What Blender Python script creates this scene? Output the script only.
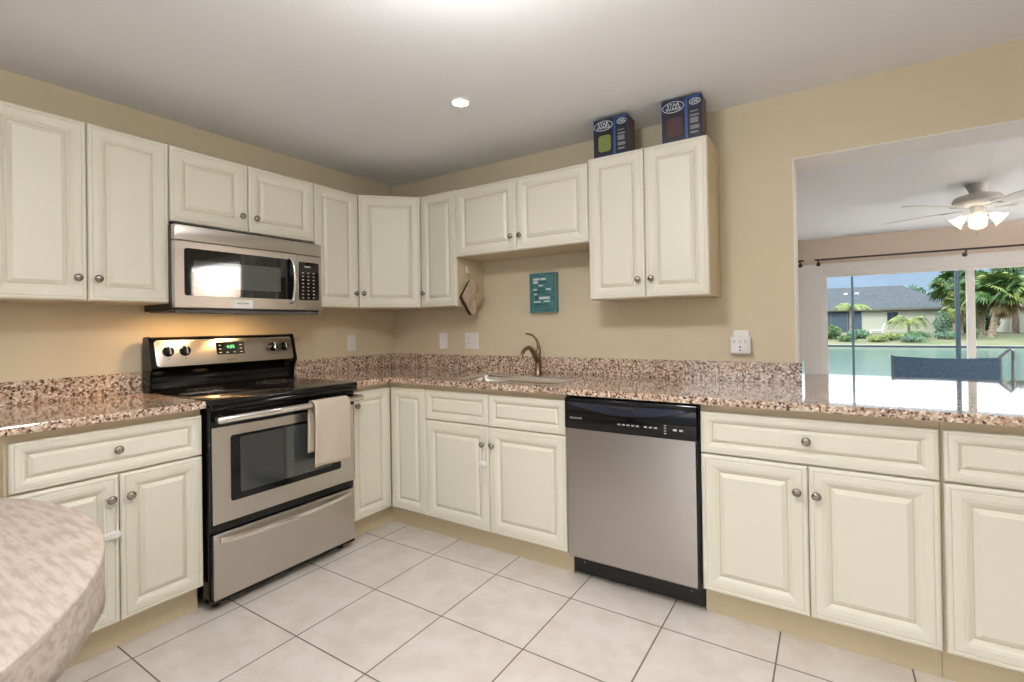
import bpy, bmesh, math, random
from mathutils import Vector, Matrix
random.seed(7)
for o in list(bpy.data.objects): bpy.data.objects.remove(o)
SC = bpy.context.scene
COL = SC.collection
PI = math.pi

# ------------------------------------------------------------------ camera
def make_camera():
    yw, pt, rl = math.radians(32.6816), math.radians(.3214), math.radians(-.9089)
    fw = Vector((-math.sin(yw)*math.cos(pt), math.cos(yw)*math.cos(pt), math.sin(pt)))
    rt = Vector((math.cos(yw), math.sin(yw), 0)); up = rt.cross(fw)
    r2 = rt*math.cos(rl)+up*math.sin(rl); u2 = -rt*math.sin(rl)+up*math.cos(rl)
    cd = bpy.data.cameras.new('camera'); co = bpy.data.objects.new('camera', cd); COL.objects.link(co)
    m = Matrix((r2, u2, -fw)).transposed().to_4x4(); m.translation = (2.904, -2.7289, 1.2168)
    co.matrix_world = m
    cd.sensor_width = 36; cd.sensor_fit = 'HORIZONTAL'; cd.lens = 488.8037/1024*36
    cd.shift_x = -4.5851/1024; cd.shift_y = -18.2712/1024
    cd.clip_start = .02; cd.clip_end = 500
    SC.camera = co
make_camera()

# ------------------------------------------------------------------ world, sun, exposure
SC.view_settings.view_transform = 'Standard'
SC.view_settings.look = 'None'
SC.view_settings.gamma = 1
SC.view_settings.use_curve_mapping = False
SC.view_settings.exposure = 0.22
LAMP = 84.0        # strength of the ceiling fixture's diffuser
W = bpy.data.worlds.new('sky'); SC.world = W; W.use_nodes = True
nt = W.node_tree; nt.nodes.clear()
def nd(t, ty, **kw):
    n = t.nodes.new(ty)
    for k, v in kw.items():
        if k in n.inputs.keys() if isinstance(k, str) else False: n.inputs[k].default_value = v
        else: setattr(n, k, v)
    return n
tc = nt.nodes.new('ShaderNodeTexCoord'); sp = nt.nodes.new('ShaderNodeSeparateXYZ')
nt.links.new(tc.outputs['Generated'], sp.inputs[0])
ra = nt.nodes.new('ShaderNodeValToRGB'); nt.links.new(sp.outputs['Z'], ra.inputs[0])
e = ra.color_ramp; e.elements[0].position = 0.0; e.elements[0].color = (.44, .56, .74, 1)
e.elements[1].position = 1.0; e.elements[1].color = (3.4, 3.7, 4.2, 1)
for p, c in ((.075, (.42, .55, .74, 1)), (.115, (2.3, 2.4, 2.55, 1)), (.22, (3.0, 3.1, 3.2, 1)), (.45, (5.0, 5.2, 5.4, 1))):
    k = e.elements.new(p); k.color = c
nz = nt.nodes.new('ShaderNodeTexNoise'); nz.inputs['Scale'].default_value = 9; nz.inputs['Detail'].default_value = 4
mp = nt.nodes.new('ShaderNodeMapping'); mp.inputs['Scale'].default_value = (1, 1, 4)
nt.links.new(tc.outputs['Generated'], mp.inputs[0]); nt.links.new(mp.outputs[0], nz.inputs[0])
mr = nt.nodes.new('ShaderNodeMapRange'); mr.inputs[3].default_value = .85; mr.inputs[4].default_value = 1.15
nt.links.new(nz.outputs[0], mr.inputs[0])
mx = nt.nodes.new('ShaderNodeVectorMath'); mx.operation = 'SCALE'
nt.links.new(ra.outputs[0], mx.inputs[0]); nt.links.new(mr.outputs[0], mx.inputs['Scale'])
bg = nt.nodes.new('ShaderNodeBackground'); bg.inputs[1].default_value = 1.0
nt.links.new(mx.outputs[0], bg.inputs[0])
ow = nt.nodes.new('ShaderNodeOutputWorld'); nt.links.new(bg.outputs[0], ow.inputs[0])
sd = bpy.data.lights.new('sun', 'SUN'); sd.energy = 2.4; sd.angle = math.radians(.6); sd.color = (1, .93, .82)
so = bpy.data.objects.new('sun', sd); COL.objects.link(so)
so.rotation_euler = (Vector((.62, .55, -.62))).to_track_quat('-Z', 'Y').to_euler()
def portal(loc, rot, w, h, name):
    l = bpy.data.lights.new(name, 'AREA'); l.shape = 'RECTANGLE'; l.size = w; l.size_y = h; l.energy = 1
    l.cycles.is_portal = True
    o = bpy.data.objects.new(name, l); COL.objects.link(o); o.location = loc; o.rotation_euler = rot
portal((4.9, 5.22, .95), (math.radians(90), 0, PI), 4.4, 1.9, 'daylight_through_slider')
portal((2.6, -5.22, 1.15), (math.radians(90), 0, 0), 3.4, 1.9, 'daylight_through_rear_window')

# ------------------------------------------------------------------ materials
def srgb(r, g, b):
    f = lambda c: (c/255/12.92) if c/255 <= .04045 else ((c/255+.055)/1.055)**2.4
    return (f(r), f(g), f(b), 1)
def mat(name, col, rough=.5, metal=0, noise=None, bump=None, emit=None, coat=0, spec=None, alpha=None, trans=None, ior=None):
    m = bpy.data.materials.new(name); m.use_nodes = True; t = m.node_tree; b = t.nodes['Principled BSDF']
    b.inputs['Base Color'].default_value = col; b.inputs['Roughness'].default_value = rough; b.inputs['Metallic'].default_value = metal
    if coat: b.inputs['Coat Weight'].default_value = coat; b.inputs['Coat Roughness'].default_value = .05
    if spec is not None: b.inputs['Specular IOR Level'].default_value = spec
    if trans: b.inputs['Transmission Weight'].default_value = trans
    if ior: b.inputs['IOR'].default_value = ior
    if emit: b.inputs['Emission Color'].default_value = emit[0]; b.inputs['Emission Strength'].default_value = emit[1]
    tc = t.nodes.new('ShaderNodeTexCoord')
    def vec(scale):
        mp = t.nodes.new('ShaderNodeMapping'); mp.inputs['Scale'].default_value = scale if isinstance(scale, tuple) else (scale,)*3
        t.links.new(tc.outputs['Object'], mp.inputs[0]); return mp.outputs[0]
    if noise:      # (scale, colour2, low, high)
        n = t.nodes.new('ShaderNodeTexNoise'); n.inputs['Scale'].default_value = 1; n.inputs['Detail'].default_value = 5
        t.links.new(vec(noise[0]), n.inputs[0])
        r = t.nodes.new('ShaderNodeMapRange'); r.inputs[1].default_value = noise[2]; r.inputs[2].default_value = noise[3]
        t.links.new(n.outputs[0], r.inputs[0])
        x = t.nodes.new('ShaderNodeMix'); x.data_type = 'RGBA'; x.inputs['A'].default_value = col; x.inputs['B'].default_value = noise[1]
        t.links.new(r.outputs[0], x.inputs['Factor']); t.links.new(x.outputs['Result'], b.inputs['Base Color'])
    if bump:       # (scale, strength, distance)
        n = t.nodes.new('ShaderNodeTexNoise'); n.inputs['Scale'].default_value = 1; n.inputs['Detail'].default_value = 3
        t.links.new(vec(bump[0]), n.inputs[0])
        u = t.nodes.new('ShaderNodeBump'); u.inputs['Strength'].default_value = bump[1]; u.inputs['Distance'].default_value = bump[2]
        t.links.new(n.outputs[0], u.inputs['Height']); t.links.new(u.outputs[0], b.inputs['Normal'])
    return m
def granite():
    m = bpy.data.materials.new('granite'); m.use_nodes = True; t = m.node_tree; b = t.nodes['Principled BSDF']
    tc = t.nodes.new('ShaderNodeTexCoord')
    def tex(kind, scale, **kw):
        n = t.nodes.new(kind); n.inputs['Scale'].default_value = scale
        for k, v in kw.items(): n.inputs[k].default_value = v
        t.links.new(tc.outputs['Object'], n.inputs['Vector']); return n
    def mixc(f, a, c):
        x = t.nodes.new('ShaderNodeMix'); x.data_type = 'RGBA'
        if f: t.links.new(f, x.inputs['Factor'])
        for s, v in (('A', a), ('B', c)):
            if isinstance(v, tuple): x.inputs[s].default_value = v
            else: t.links.new(v, x.inputs[s])
        return x.outputs['Result']
    def rng(o, lo, hi):
        r = t.nodes.new('ShaderNodeMapRange'); r.inputs[1].default_value = lo; r.inputs[2].default_value = hi
        t.links.new(o, r.inputs[0]); return r.outputs[0]
    n1 = tex('ShaderNodeTexNoise', 95, Detail=3.0)
    c = mixc(rng(n1.outputs[0], .42, .58), srgb(182, 149, 126), srgb(218, 199, 180))
    n2 = tex('ShaderNodeTexNoise', 65, Detail=2.0)
    c = mixc(rng(n2.outputs[0], .55, .60), c, srgb(134, 102, 84))
    v = tex('ShaderNodeTexVoronoi', 130)
    hs = t.nodes.new('ShaderNodeSeparateColor'); t.links.new(v.outputs['Color'], hs.inputs[0])
    c = mixc(rng(hs.outputs[0], .84, .88), c, srgb(104, 74, 64))
    c = mixc(rng(hs.outputs[1], .93, .95), c, srgb(58, 48, 48))
    c = mixc(rng(hs.outputs[2], .86, .9), c, srgb(232, 222, 208))
    n3 = tex('ShaderNodeTexNoise', 3, Detail=2.0)
    c2 = t.nodes.new('ShaderNodeHueSaturation'); t.links.new(c, c2.inputs['Color'])
    t.links.new(n3.outputs[0], c2.inputs['Value'])
    r3 = t.nodes.new('ShaderNodeMapRange'); r3.inputs[3].default_value = .8; r3.inputs[4].default_value = 1.15
    t.links.new(n3.outputs[0], r3.inputs[0]); t.links.new(r3.outputs[0], c2.inputs['Value'])
    t.links.new(c2.outputs[0], b.inputs['Base Color'])
    b.inputs['Roughness'].default_value = .06; b.inputs['IOR'].default_value = 1.6
    b.inputs['Coat Weight'].default_value = .5; b.inputs['Coat Roughness'].default_value = .03
    return m
def tile():
    m = bpy.data.materials.new('floor_tile'); m.use_nodes = True; t = m.node_tree; b = t.nodes['Principled BSDF']
    tc = t.nodes.new('ShaderNodeTexCoord'); mp = t.nodes.new('ShaderNodeMapping')
    mp.inputs['Location'].default_value = (-.6985+.4045*4, .775+.4*14, 0)
    t.links.new(tc.outputs['Object'], mp.inputs[0])
    k = t.nodes.new('ShaderNodeTexBrick'); k.offset = 0; k.squash = 1
    for a, v in (('Scale', 1), ('Mortar Size', .0032), ('Mortar Smooth', .25), ('Brick Width', .4045), ('Row Height', .4), ('Bias', 0)): k.inputs[a].default_value = v
    k.inputs['Color1'].default_value = srgb(226, 220, 214); k.inputs['Color2'].default_value = srgb(220, 213, 207)
    k.inputs['Mortar'].default_value = srgb(112, 106, 100)
    t.links.new(mp.outputs[0], k.inputs['Vector'])
    n = t.nodes.new('ShaderNodeTexNoise'); n.inputs['Scale'].default_value = 7; n.inputs['Detail'].default_value = 6; n.inputs['Roughness'].default_value = .65
    t.links.new(tc.outputs['Object'], n.inputs['Vector'])
    r = t.nodes.new('ShaderNodeMapRange'); r.inputs[1].default_value = .4; r.inputs[2].default_value = .62; r.inputs[3].default_value = .0; r.inputs[4].default_value = .45
    t.links.new(n.outputs[0], r.inputs[0])
    x = t.nodes.new('ShaderNodeMix'); x.data_type = 'RGBA'; x.blend_type = 'MULTIPLY'
    t.links.new(r.outputs[0], x.inputs['Factor']); t.links.new(k.outputs['Color'], x.inputs['A']); x.inputs['B'].default_value = srgb(228, 218, 208)
    t.links.new(x.outputs['Result'], b.inputs['Base Color'])
    u = t.nodes.new('ShaderNodeBump'); u.invert = True; u.inputs['Strength'].default_value = .5; u.inputs['Distance'].default_value = .002
    t.links.new(k.outputs['Fac'], u.inputs['Height']); t.links.new(u.outputs[0], b.inputs['Normal'])
    b.inputs['Roughness'].default_value = .32
    return m
def steel(name, col, rough, scale):
    m = mat(name, col, rough, 1, bump=None)
    t = m.node_tree; b = t.nodes['Principled BSDF']; tc = t.nodes.new('ShaderNodeTexCoord')
    mp = t.nodes.new('ShaderNodeMapping'); mp.inputs['Scale'].default_value = scale; t.links.new(tc.outputs['Object'], mp.inputs[0])
    n = t.nodes.new('ShaderNodeTexNoise'); n.inputs['Scale'].default_value = 1; n.inputs['Detail'].default_value = 2; t.links.new(mp.outputs[0], n.inputs[0])
    r = t.nodes.new('ShaderNodeMapRange'); r.inputs[3].default_value = rough-.02; r.inputs[4].default_value = rough+.03
    t.links.new(n.outputs[0], r.inputs[0]); t.links.new(r.outputs[0], b.inputs['Roughness'])
    return m
def cloth_mat():
    m = mat('tablecloth', srgb(194, 182, 174), .45, noise=((12, 75, 75), srgb(170, 155, 145), .42, .62), bump=((14, 50, 50), .35, .002))
    return m
M = dict(
    wall=mat('wall_paint', srgb(212, 199, 172), .75, bump=(250, .08, .001)),
    ceil=mat('ceiling_paint', srgb(240, 242, 246), .9, bump=(180, .1, .001)),
    wall2=mat('far_room_paint', srgb(228, 212, 196), .8),
    white=mat('white_trim', srgb(240, 237, 234), .45),
    door=mat('cream_cabinet', srgb(224, 220, 205), .42),
    glaze=mat('glazed_groove', srgb(204, 193, 170), .4),
    box=mat('tan_cabinet_box', srgb(200, 185, 154), .45),
    granite=granite(), tile=tile(),
    steel=steel('brushed_steel', (.56, .525, .485, 1), .30, (6, 6, 500)),
    steelv=steel('brushed_steel_horizontal', (.47, .44, .42, 1), .30, (4, 4, 400)),
    chrome=mat('polished_steel', (.72, .70, .68, 1), .15, 1),
    nickel=mat('pewter_knob', (.33, .30, .26, 1), .27, 1),
    bronze=mat('bronze', (.22, .15, .10, 1), .32, 1),
    black=mat('black_enamel', (.004, .004, .004, 1), .10, spec=.35),
    blackm=mat('black_plastic', (.007, .006, .006, 1), .35),
    glass_dark=mat('smoked_glass', (.005, .005, .006, 1), .03, ior=1.55),
    oven_in=mat('oven_interior_glass', (.035, .04, .04, 1), .04, ior=1.75),
    pane=mat('window_glass', (.9, .96, .96, 1), 0, trans=1, ior=1.02, spec=.3),
    plastic=mat('white_plastic', srgb(236, 234, 232), .35),
    slot=mat('dark_slot', srgb(50, 46, 46), .6),
    towel=mat('towel_fabric', srgb(198, 184, 168), .95, bump=(900, .6, .002)),
    quilt=mat('potholder_fabric', srgb(196, 174, 152), .95, noise=(60, srgb(176, 152, 130), .45, .62), bump=(200, .3, .001)),
    brown=mat('dark_brown_fabric', srgb(62, 42, 34), .9),
    teal=mat('teal_board', srgb(74, 128, 128), .6, noise=(40, srgb(56, 104, 110), .4, .65)),
    tealside=mat('teal_board_edge', srgb(92, 132, 128), .6),
    ink=mat('dark_teal_ink', srgb(20, 50, 60), .6), wink=mat('white_ink', srgb(225, 235, 232), .6),
    grey_ink=mat('grey_ink', srgb(190, 188, 184), .5), dgrey=mat('dark_grey_ink', srgb(90, 86, 84), .5),
    navy=mat('navy_card', srgb(24, 32, 66), .4), blue=mat('blue_card', srgb(40, 82, 150), .4), dkcard=mat('black_card', srgb(24, 20, 26), .4),
    boxside=mat('brown_card_side', srgb(70, 48, 46), .4), olive=mat('olive_patch', srgb(112, 126, 62), .5), grey_card=mat('grey_patch', srgb(120, 116, 122), .5),
    maroon=mat('maroon_patch', srgb(70, 38, 40), .5),
    green_led=mat('green_digits', (.1, .9, .4, 1), .5, emit=((.2, 1, .5, 1), .35)),
    lamp=mat('lamp_diffuser', (1, 1, 1, 1), .5, emit=((1, .985, .96, 1), LAMP)),
    can=mat('downlight_lens', (1, 1, 1, 1), .5, emit=((1, .95, .9, 1), 14)),
    hood=mat('hood_lamp_lens', (1, 1, 1, 1), .5, emit=((1, .60, .26, 1), 110)),
    shade=mat('frosted_glass_shade', srgb(240, 234, 215), .4, emit=((1, .94, .82, 1), 1.1)),
    fanw=mat('white_fan_metal', srgb(205, 202, 198), .4),
    cloth=cloth_mat(),
    darkwood=mat('dark_wood', srgb(70, 50, 40), .5),
    rod=mat('dark_rod', srgb(50, 34, 34), .4),
    sling=mat('navy_sling', srgb(84, 118, 156), .7, noise=((60, 4, 60), srgb(98, 130, 160), .4, .6)),
    alum=mat('light_blue_grey_tube', srgb(150, 165, 185), .35, .6),
    cage=mat('dark_cage_paint', srgb(30, 48, 58), .5),
    deck=mat('concrete_deck', srgb(190, 182, 170), .8),
    grass=mat('lawn', srgb(78, 86, 52), .95, noise=(.6, srgb(100, 95, 66), .4, .65)),
    seawall=mat('seawall_concrete', srgb(140, 136, 118), .9),
    water=mat('canal_water', srgb(76, 94, 88), .15, ior=1.06),
    hwall=mat('stucco_cream', srgb(158, 156, 142), .9), roof=mat('grey_shingle', srgb(64, 69, 72), 1.0, noise=(3, srgb(54, 59, 64), .4, .6)),
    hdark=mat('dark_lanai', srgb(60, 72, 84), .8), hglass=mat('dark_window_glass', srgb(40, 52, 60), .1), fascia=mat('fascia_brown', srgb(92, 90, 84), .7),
    rroof=mat('pink_tile_roof', srgb(140, 108, 98), .9),
    leaf1=mat('palm_leaf', srgb(78, 104, 50), .6, noise=(2, srgb(46, 76, 38), .4, .6)),
    leaf2=mat('yellow_palm_leaf', srgb(122, 128, 62), .6, noise=(2, srgb(86, 104, 48), .4, .6)),
    leaf3=mat('dark_leaf', srgb(36, 68, 36), .7, noise=(1.5, srgb(56, 90, 46), .4, .6)),
    leaf4=mat('blue_green_leaf', srgb(66, 94, 74), .7, noise=(1.5, srgb(88, 112, 80), .4, .6)),
    dead=mat('dry_frond', srgb(120, 102, 72), .9), trunk=mat('palm_trunk', srgb(142, 126, 108), .9, noise=(6, srgb(104, 90, 76), .4, .6)),
)

# ------------------------------------------------------------------ helpers
def frame(o, x=(1, 0, 0), z=(0, 0, 1)):
    x = Vector(x).normalized(); z = Vector(z).normalized(); y = z.cross(x)
    m = Matrix((x, y, z)).transposed().to_4x4(); m.translation = o
    return m
def NB(): return bmesh.new()
def box(bm, x0, x1, y0, y1, z0, z1, mi=0, bev=0, M_=None, seg=2):
    r = bmesh.ops.create_cube(bm, size=1); vs = r['verts']
    for v in vs: v.co = Vector(((x0+x1)/2+v.co.x*(x1-x0), (y0+y1)/2+v.co.y*(y1-y0), (z0+z1)/2+v.co.z*(z1-z0)))
    fs = set(f for v in vs for f in v.link_faces)
    for f in fs: f.material_index = mi
    if bev:
        es = list(set(e for v in vs for e in v.link_edges))
        r2 = bmesh.ops.bevel(bm, geom=es, offset=bev, segments=seg, affect='EDGES', profile=.5)
        vs = list(set(v for f in r2['faces'] for v in f.verts) | set(v for v in vs if v.is_valid))
    if M_: bmesh.ops.transform(bm, matrix=M_, verts=vs)
    return vs
def loft(bm, rings, closed_ring=True, cap=(True, True), mi=0, closed_path=False):
    R = [[bm.verts.new(p) for p in r] for r in rings]
    n = len(R[0]); m = len(R)
    for i in range(m if closed_path else m-1):
        a, b = R[i], R[(i+1) % m]
        for j in range(n if closed_ring else n-1):
            k = (j+1) % n
            try: bm.faces.new((a[j], a[k], b[k], b[j])).material_index = mi
            except ValueError: pass
    if closed_ring and not closed_path:
        if cap[0]: bm.faces.new(R[0][::-1]).material_index = mi
        if cap[1]: bm.faces.new(R[-1]).material_index = mi
    return R
def tube(bm, pts, r, seg=8, mi=0, caps=True, flat=None):
    P = [Vector(p) for p in pts]; n = len(P)
    rs = r if isinstance(r, (list, tuple)) else [r]*n
    rings = []; prev = None
    for i in range(n):
        t = (P[min(i+1, n-1)]-P[max(i-1, 0)]).normalized()
        if prev is None:
            a = Vector((0, 0, 1)) if abs(t.z) < .9 else Vector((1, 0, 0))
            u = t.cross(a).normalized()
        else: u = (prev-t*prev.dot(t)).normalized()
        prev = u; w = t.cross(u)
        rings.append([P[i]+(u*math.cos(2*PI*k/seg)+w*math.sin(2*PI*k/seg)*(flat or 1))*rs[i] for k in range(seg)])
    loft(bm, rings, mi=mi, cap=(caps, caps))
def lathe(bm, prof, seg=20, M_=None, mi=0, cap=(True, True)):   # profile of (r, z) about local z
    rings = [[Vector((r*math.cos(2*PI*k/seg), r*math.sin(2*PI*k/seg), z)) for k in range(seg)] for r, z in prof]
    if M_: rings = [[M_ @ p for p in r] for r in rings]
    loft(bm, rings, mi=mi, cap=cap)
def arc(p0, p1, p2, n=8):      # quadratic bezier
    p0, p1, p2 = Vector(p0), Vector(p1), Vector(p2)
    return [(1-t)**2*p0+2*t*(1-t)*p1+t*t*p2 for t in [i/n for i in range(n+1)]]
def rrect(bm, w, h, r, t, M_, mi=0, seg=5, x0=0, z0=0, bev=0):     # rounded plate, local X-Z, from y=0 out to y=-t
    pts = []
    for cx, cz, a0 in ((w-r, r, -PI/2), (w-r, h-r, 0), (r, h-r, PI/2), (r, r, PI)):
        for i in range(seg+1):
            a = a0+PI/2*i/seg; pts.append((cx+r*math.cos(a)+x0, cz+r*math.sin(a)+z0))
    cx, cz = x0+w/2, z0+h/2
    def ring(y, ins): return [M_ @ Vector((x-math.copysign(min(ins, abs(x-cx)), x-cx), y, z-math.copysign(min(ins, abs(z-cz)), z-cz))) for x, z in pts]
    loft(bm, [ring(0, 0), ring(-(t-bev), 0), ring(-t, bev)] if bev else [ring(0, 0), ring(-t, 0)], mi=mi)
def prism(bm, prof, a0, a1, fn, mi=0):      # closed 2-D profile swept from a0 to a1; fn(u, v, a) -> point
    loft(bm, [[Vector(fn(u, v, a0)) for u, v in prof], [Vector(fn(u, v, a1)) for u, v in prof]], mi=mi)
def link(name, bm, mats, parent=None, smooth=None, loc=None):
    me = bpy.data.meshes.new(name)
    off = Vector((0, 0, 0))
    if parent is not None: off = Vector(parent.get('_o', (0, 0, 0)))
    elif loc is not None: off = Vector(loc)
    if off.length: bmesh.ops.translate(bm, verts=bm.verts, vec=-off)
    bmesh.ops.recalc_face_normals(bm, faces=bm.faces)
    if smooth is not None:
        for f in bm.faces: f.smooth = True
        for ed in bm.edges:
            if len(ed.link_faces) == 2 and ed.calc_face_angle(0) > math.radians(smooth): ed.smooth = False
    bm.to_mesh(me); bm.free()
    for m in (mats if isinstance(mats, (list, tuple)) else [mats]): me.materials.append(m)
    o = bpy.data.objects.new(name, me); COL.objects.link(o)
    if parent is not None: o.parent = parent; o['_o'] = tuple(off)
    elif loc is not None: o.location = off; o['_o'] = tuple(off)
    else: o['_o'] = (0., 0., 0.)
    return o
def tag(o, label=None, cat=None, group=None, kind=None):
    if label: o['label'] = label
    if cat: o['category'] = cat
    if group: o['group'] = group
    if kind: o['kind'] = kind
    return o
def thing(name, label, cat, loc, group=None):
    o = bpy.data.objects.new(name, None); COL.objects.link(o); o.location = loc; o['_o'] = tuple(float(v) for v in loc)
    o.empty_display_size = .1
    return tag(o, label, cat, group)
def struct(name, bm, m, **kw): return tag(link(name, bm, m, **kw), kind='structure')
def text_bm(s, size, M_, depth=.0006, align='LEFT', sx=1):
    cu = bpy.data.curves.new('t', 'FONT'); cu.body = s; cu.size = size; cu.align_x = align; cu.extrude = depth/2
    ob = bpy.data.objects.new('t', cu); COL.objects.link(ob)
    dg = bpy.context.evaluated_depsgraph_get(); dg.update()
    me = bpy.data.meshes.new_from_object(ob.evaluated_get(dg))
    bm = NB(); bm.from_mesh(me); bpy.data.objects.remove(ob); bpy.data.meshes.remove(me)
    # text lies in local XY facing +Z -> local X-Z facing -Y
    bmesh.ops.transform(bm, matrix=M_ @ Matrix.Diagonal((sx, 1, 1, 1)) @ Matrix.Rotation(PI/2, 4, 'X'), verts=bm.verts)
    return bm
def merge(bm, other):
    me = bpy.data.meshes.new('x'); other.to_mesh(me); bm.from_mesh(me); bpy.data.meshes.remove(me); other.free()
def slab(xs, ys, on, z0, z1, bev=.004, skip=None):
    bm = NB(); T = {}; B = {}
    def v(d, i, j, z):
        if (i, j) not in d: d[(i, j)] = bm.verts.new((xs[i], ys[j], z))
        return d[(i, j)]
    O = lambda i, j: 0 <= i < len(xs)-1 and 0 <= j < len(ys)-1 and on(i, j)
    tops = []
    for i in range(len(xs)-1):
        for j in range(len(ys)-1):
            if not O(i, j): continue
            q = [(i, j), (i+1, j), (i+1, j+1), (i, j+1)]
            tops.append(bm.faces.new([v(T, a, b, z1) for a, b in q])); bm.faces.new([v(B, a, b, z0) for a, b in q][::-1])
            for (a, b), nb in ((((i, j), (i+1, j)), (i, j-1)), (((i+1, j), (i+1, j+1)), (i+1, j)), (((i+1, j+1), (i, j+1)), (i, j+1)), (((i, j+1), (i, j)), (i-1, j))):
                if not O(*nb): bm.faces.new((v(B, *a, z0), v(B, *b, z0), v(T, *b, z1), v(T, *a, z1)))
    if bev:
        tset = set(tops)
        es = [e for e in bm.edges if sum(f in tset for f in e.link_faces) == 1]
        bmesh.ops.bevel(bm, geom=es, offset=bev, segments=2, affect='EDGES', profile=.5)
    return bm

# ------------------------------------------------------------------ room shell
CZ = 2.326; OX = 2.762; OX2 = 4.6; OZ = 2.003; WT = .25
def bxs(name, m, *bs, **kw):
    bm = NB()
    for b in bs: box(bm, *b)
    return struct(name, bm, m, **kw)
bxs('floor', M['tile'], (-.1, 8.1, -5.1, 5.1, -.12, 0))
bxs('ceiling', M['ceil'], (-.1, 8.1, -5.3, 5.3, CZ, CZ+.12))
bxs('wall_stove', M['wall'], (-.12, 0, -5.3, 0, 0, CZ))
# wall with the pass-through: kitchen face beige
bxs('wall_sink', M['wall'], (-.12, OX, 0, WT-.003, 0, CZ), (OX, OX2, 0, WT-.003, 0, .88), (OX, OX2, 0, WT-.003, OZ+.004, CZ), (OX2, 8.1, 0, WT-.003, 0, CZ))
bm = NB(); box(bm, OX, OX+.004, .001, WT, .914, OZ); box(bm, OX, OX2, .001, WT, OZ, OZ+.0038); box(bm, OX2-.004, OX2, .001, WT, .914, OZ)
struct('trim_1', bm, M['white'])
bxs('wall_sink_far_side', M['wall2'], (-.12, OX, WT-.003, WT, 0, CZ), (OX, OX2, WT-.003, WT, 0, .88), (OX, OX2, WT-.003, WT, OZ+.004, CZ), (OX2, 8.1, WT-.003, WT, 0, CZ))
bxs('wall_right', M['wall'], (5.2, 5.32, -5.3, 0, 0, CZ))
# rear wall with wide window
bxs('wall_rear', M['wall'], (-.12, .9, -5.3, -5.1, 0, CZ), (4.3, 5.32, -5.3, -5.1, 0, CZ), (.9, 4.3, -5.3, -5.1, 0, .2), (.9, 4.3, -5.3, -5.1, 2.1, CZ))
bm = NB()
for x0, x1, z0, z1 in ((.9, .96, .2, 2.1), (4.24, 4.3, .2, 2.1), (.96, 4.24, .2, .26), (.96, 4.24, 2.04, 2.1), (2.57, 2.63, .26, 2.04)): box(bm, x0, x1, -5.2, -5.14, z0, z1)
struct('window_2', bm, M['white'])
# far room
FY = 5.1; SX0, SX1, SZ = 2.82, 6.9, 1.835
bxs('wall_far', M['wall2'], (-.12, SX0, FY, FY+.15, 0, CZ), (SX1, 8.1, FY, FY+.15, 0, CZ), (SX0, SX1, FY, FY+.15, SZ, CZ))
bxs('wall_far_left', M['wall2'], (-.12, -.0, WT, FY, 0, CZ))
bxs('wall_far_right', M['wall2'], (8.0, 8.12, WT, FY, 0, CZ))
bm = NB(); box(bm, 2.0, SX0, FY-.018, FY, 0, 1.985, bev=.003); box(bm, SX0, 7.3, FY-.018, FY, SZ, 1.985, bev=.003); box(bm, SX1, 7.3, FY-.018, FY, 0, SZ, bev=.003)
struct('trim_2', bm, M['white'])
bm = NB()
for x0, x1 in ((SX0, SX0+.055), (4.285, 4.36), (5.55, 5.62), (SX1-.055, SX1)): box(bm, x0, x1, FY+.01, FY+.06, 0, SZ, bev=.004)
box(bm, SX0+.055, SX1-.055, FY+.012, FY+.058, SZ-.035, SZ); box(bm, SX0+.055, SX1-.055, FY+.012, FY+.058, 0, .05)
dr = struct('door_1', bm, M['white'], loc=(SX0, FY, 0))
for x0, x1 in ((SX0+.055, 4.285), (4.36, 5.55), (5.62, SX1-.055)):
    bm = NB(); box(bm, x0, x1, FY+.03, FY+.036, .05, SZ-.035); link('pane', bm, M['pane'], dr)

# ------------------------------------------------------------------ cabinets
RZ = PI/2
def door_panel(parent, name, w, h, Mx, rail=.052, t=.020):
    """raised panel front: local X-Z, back at y=0, out to -t; Mx places its lower left corner"""
    k = rail/.052*(1.22 if rail > .05 else 1.12)
    if w < .32 and h > .5: k *= .92
    prof = [(0, 0, 0), (0, -.014, 0), (.003, -.018, 0), (.006, -.020, 0), (.011*k, -.0205, 0), (.013*k, -.0190, 1), (.0145*k, -.0190, 1), (.017*k, -.0205, 0),
            (.034*k, -.0205, 0), (.038*k, -.0188, 0), (.041*k, -.0188, 0), (.047*k, -.0150, 0), (.052*k, -.0095, 0), (.054*k, -.0080, 1), (.058*k, -.0080, 1), (.060*k, -.0100, 0), (.069*k, -.0165, 0), (.0705*k, -.0180, 0)]
    bm = NB(); R = []
    for ins, y, mi in prof: R.append([Mx @ Vector(p) for p in ((ins, y, ins), (w-ins, y, ins), (w-ins, y, h-ins), (ins, y, h-ins))])
    V = [[bm.verts.new(p) for p in r] for r in R]
    for i in range(len(V)-1):
        for j in range(4):
            bm.faces.new((V[i][j], V[i][(j+1) % 4], V[i+1][(j+1) % 4], V[i+1][j])).material_index = 1 if (prof[i][2] and prof[i+1][2]) else 0
    bm.faces.new(V[0][::-1]); bm.faces.new(V[-1])
    return link(name, bm, [M['door'], M['glaze']], parent)
def knob(door, Mx, x, z, y=-.0205, s=1):
    bm = NB(); K = Mx @ Matrix.Translation((x, y, z)) @ Matrix.Rotation(PI/2, 4, 'X')
    lathe(bm, [(.008*s, -.001), (.008*s, .002), (.005*s, .005), (.005*s, .012), (.010*s, .015), (.0155*s, .018), (.016*s, .021), (.0145*s, .024), (.0135*s, .0235), (.011*s, .0265), (.006*s, .028), (.001, .0285)], 20, K)
    return link('knob', bm, M['nickel'], door, smooth=35)
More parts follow.
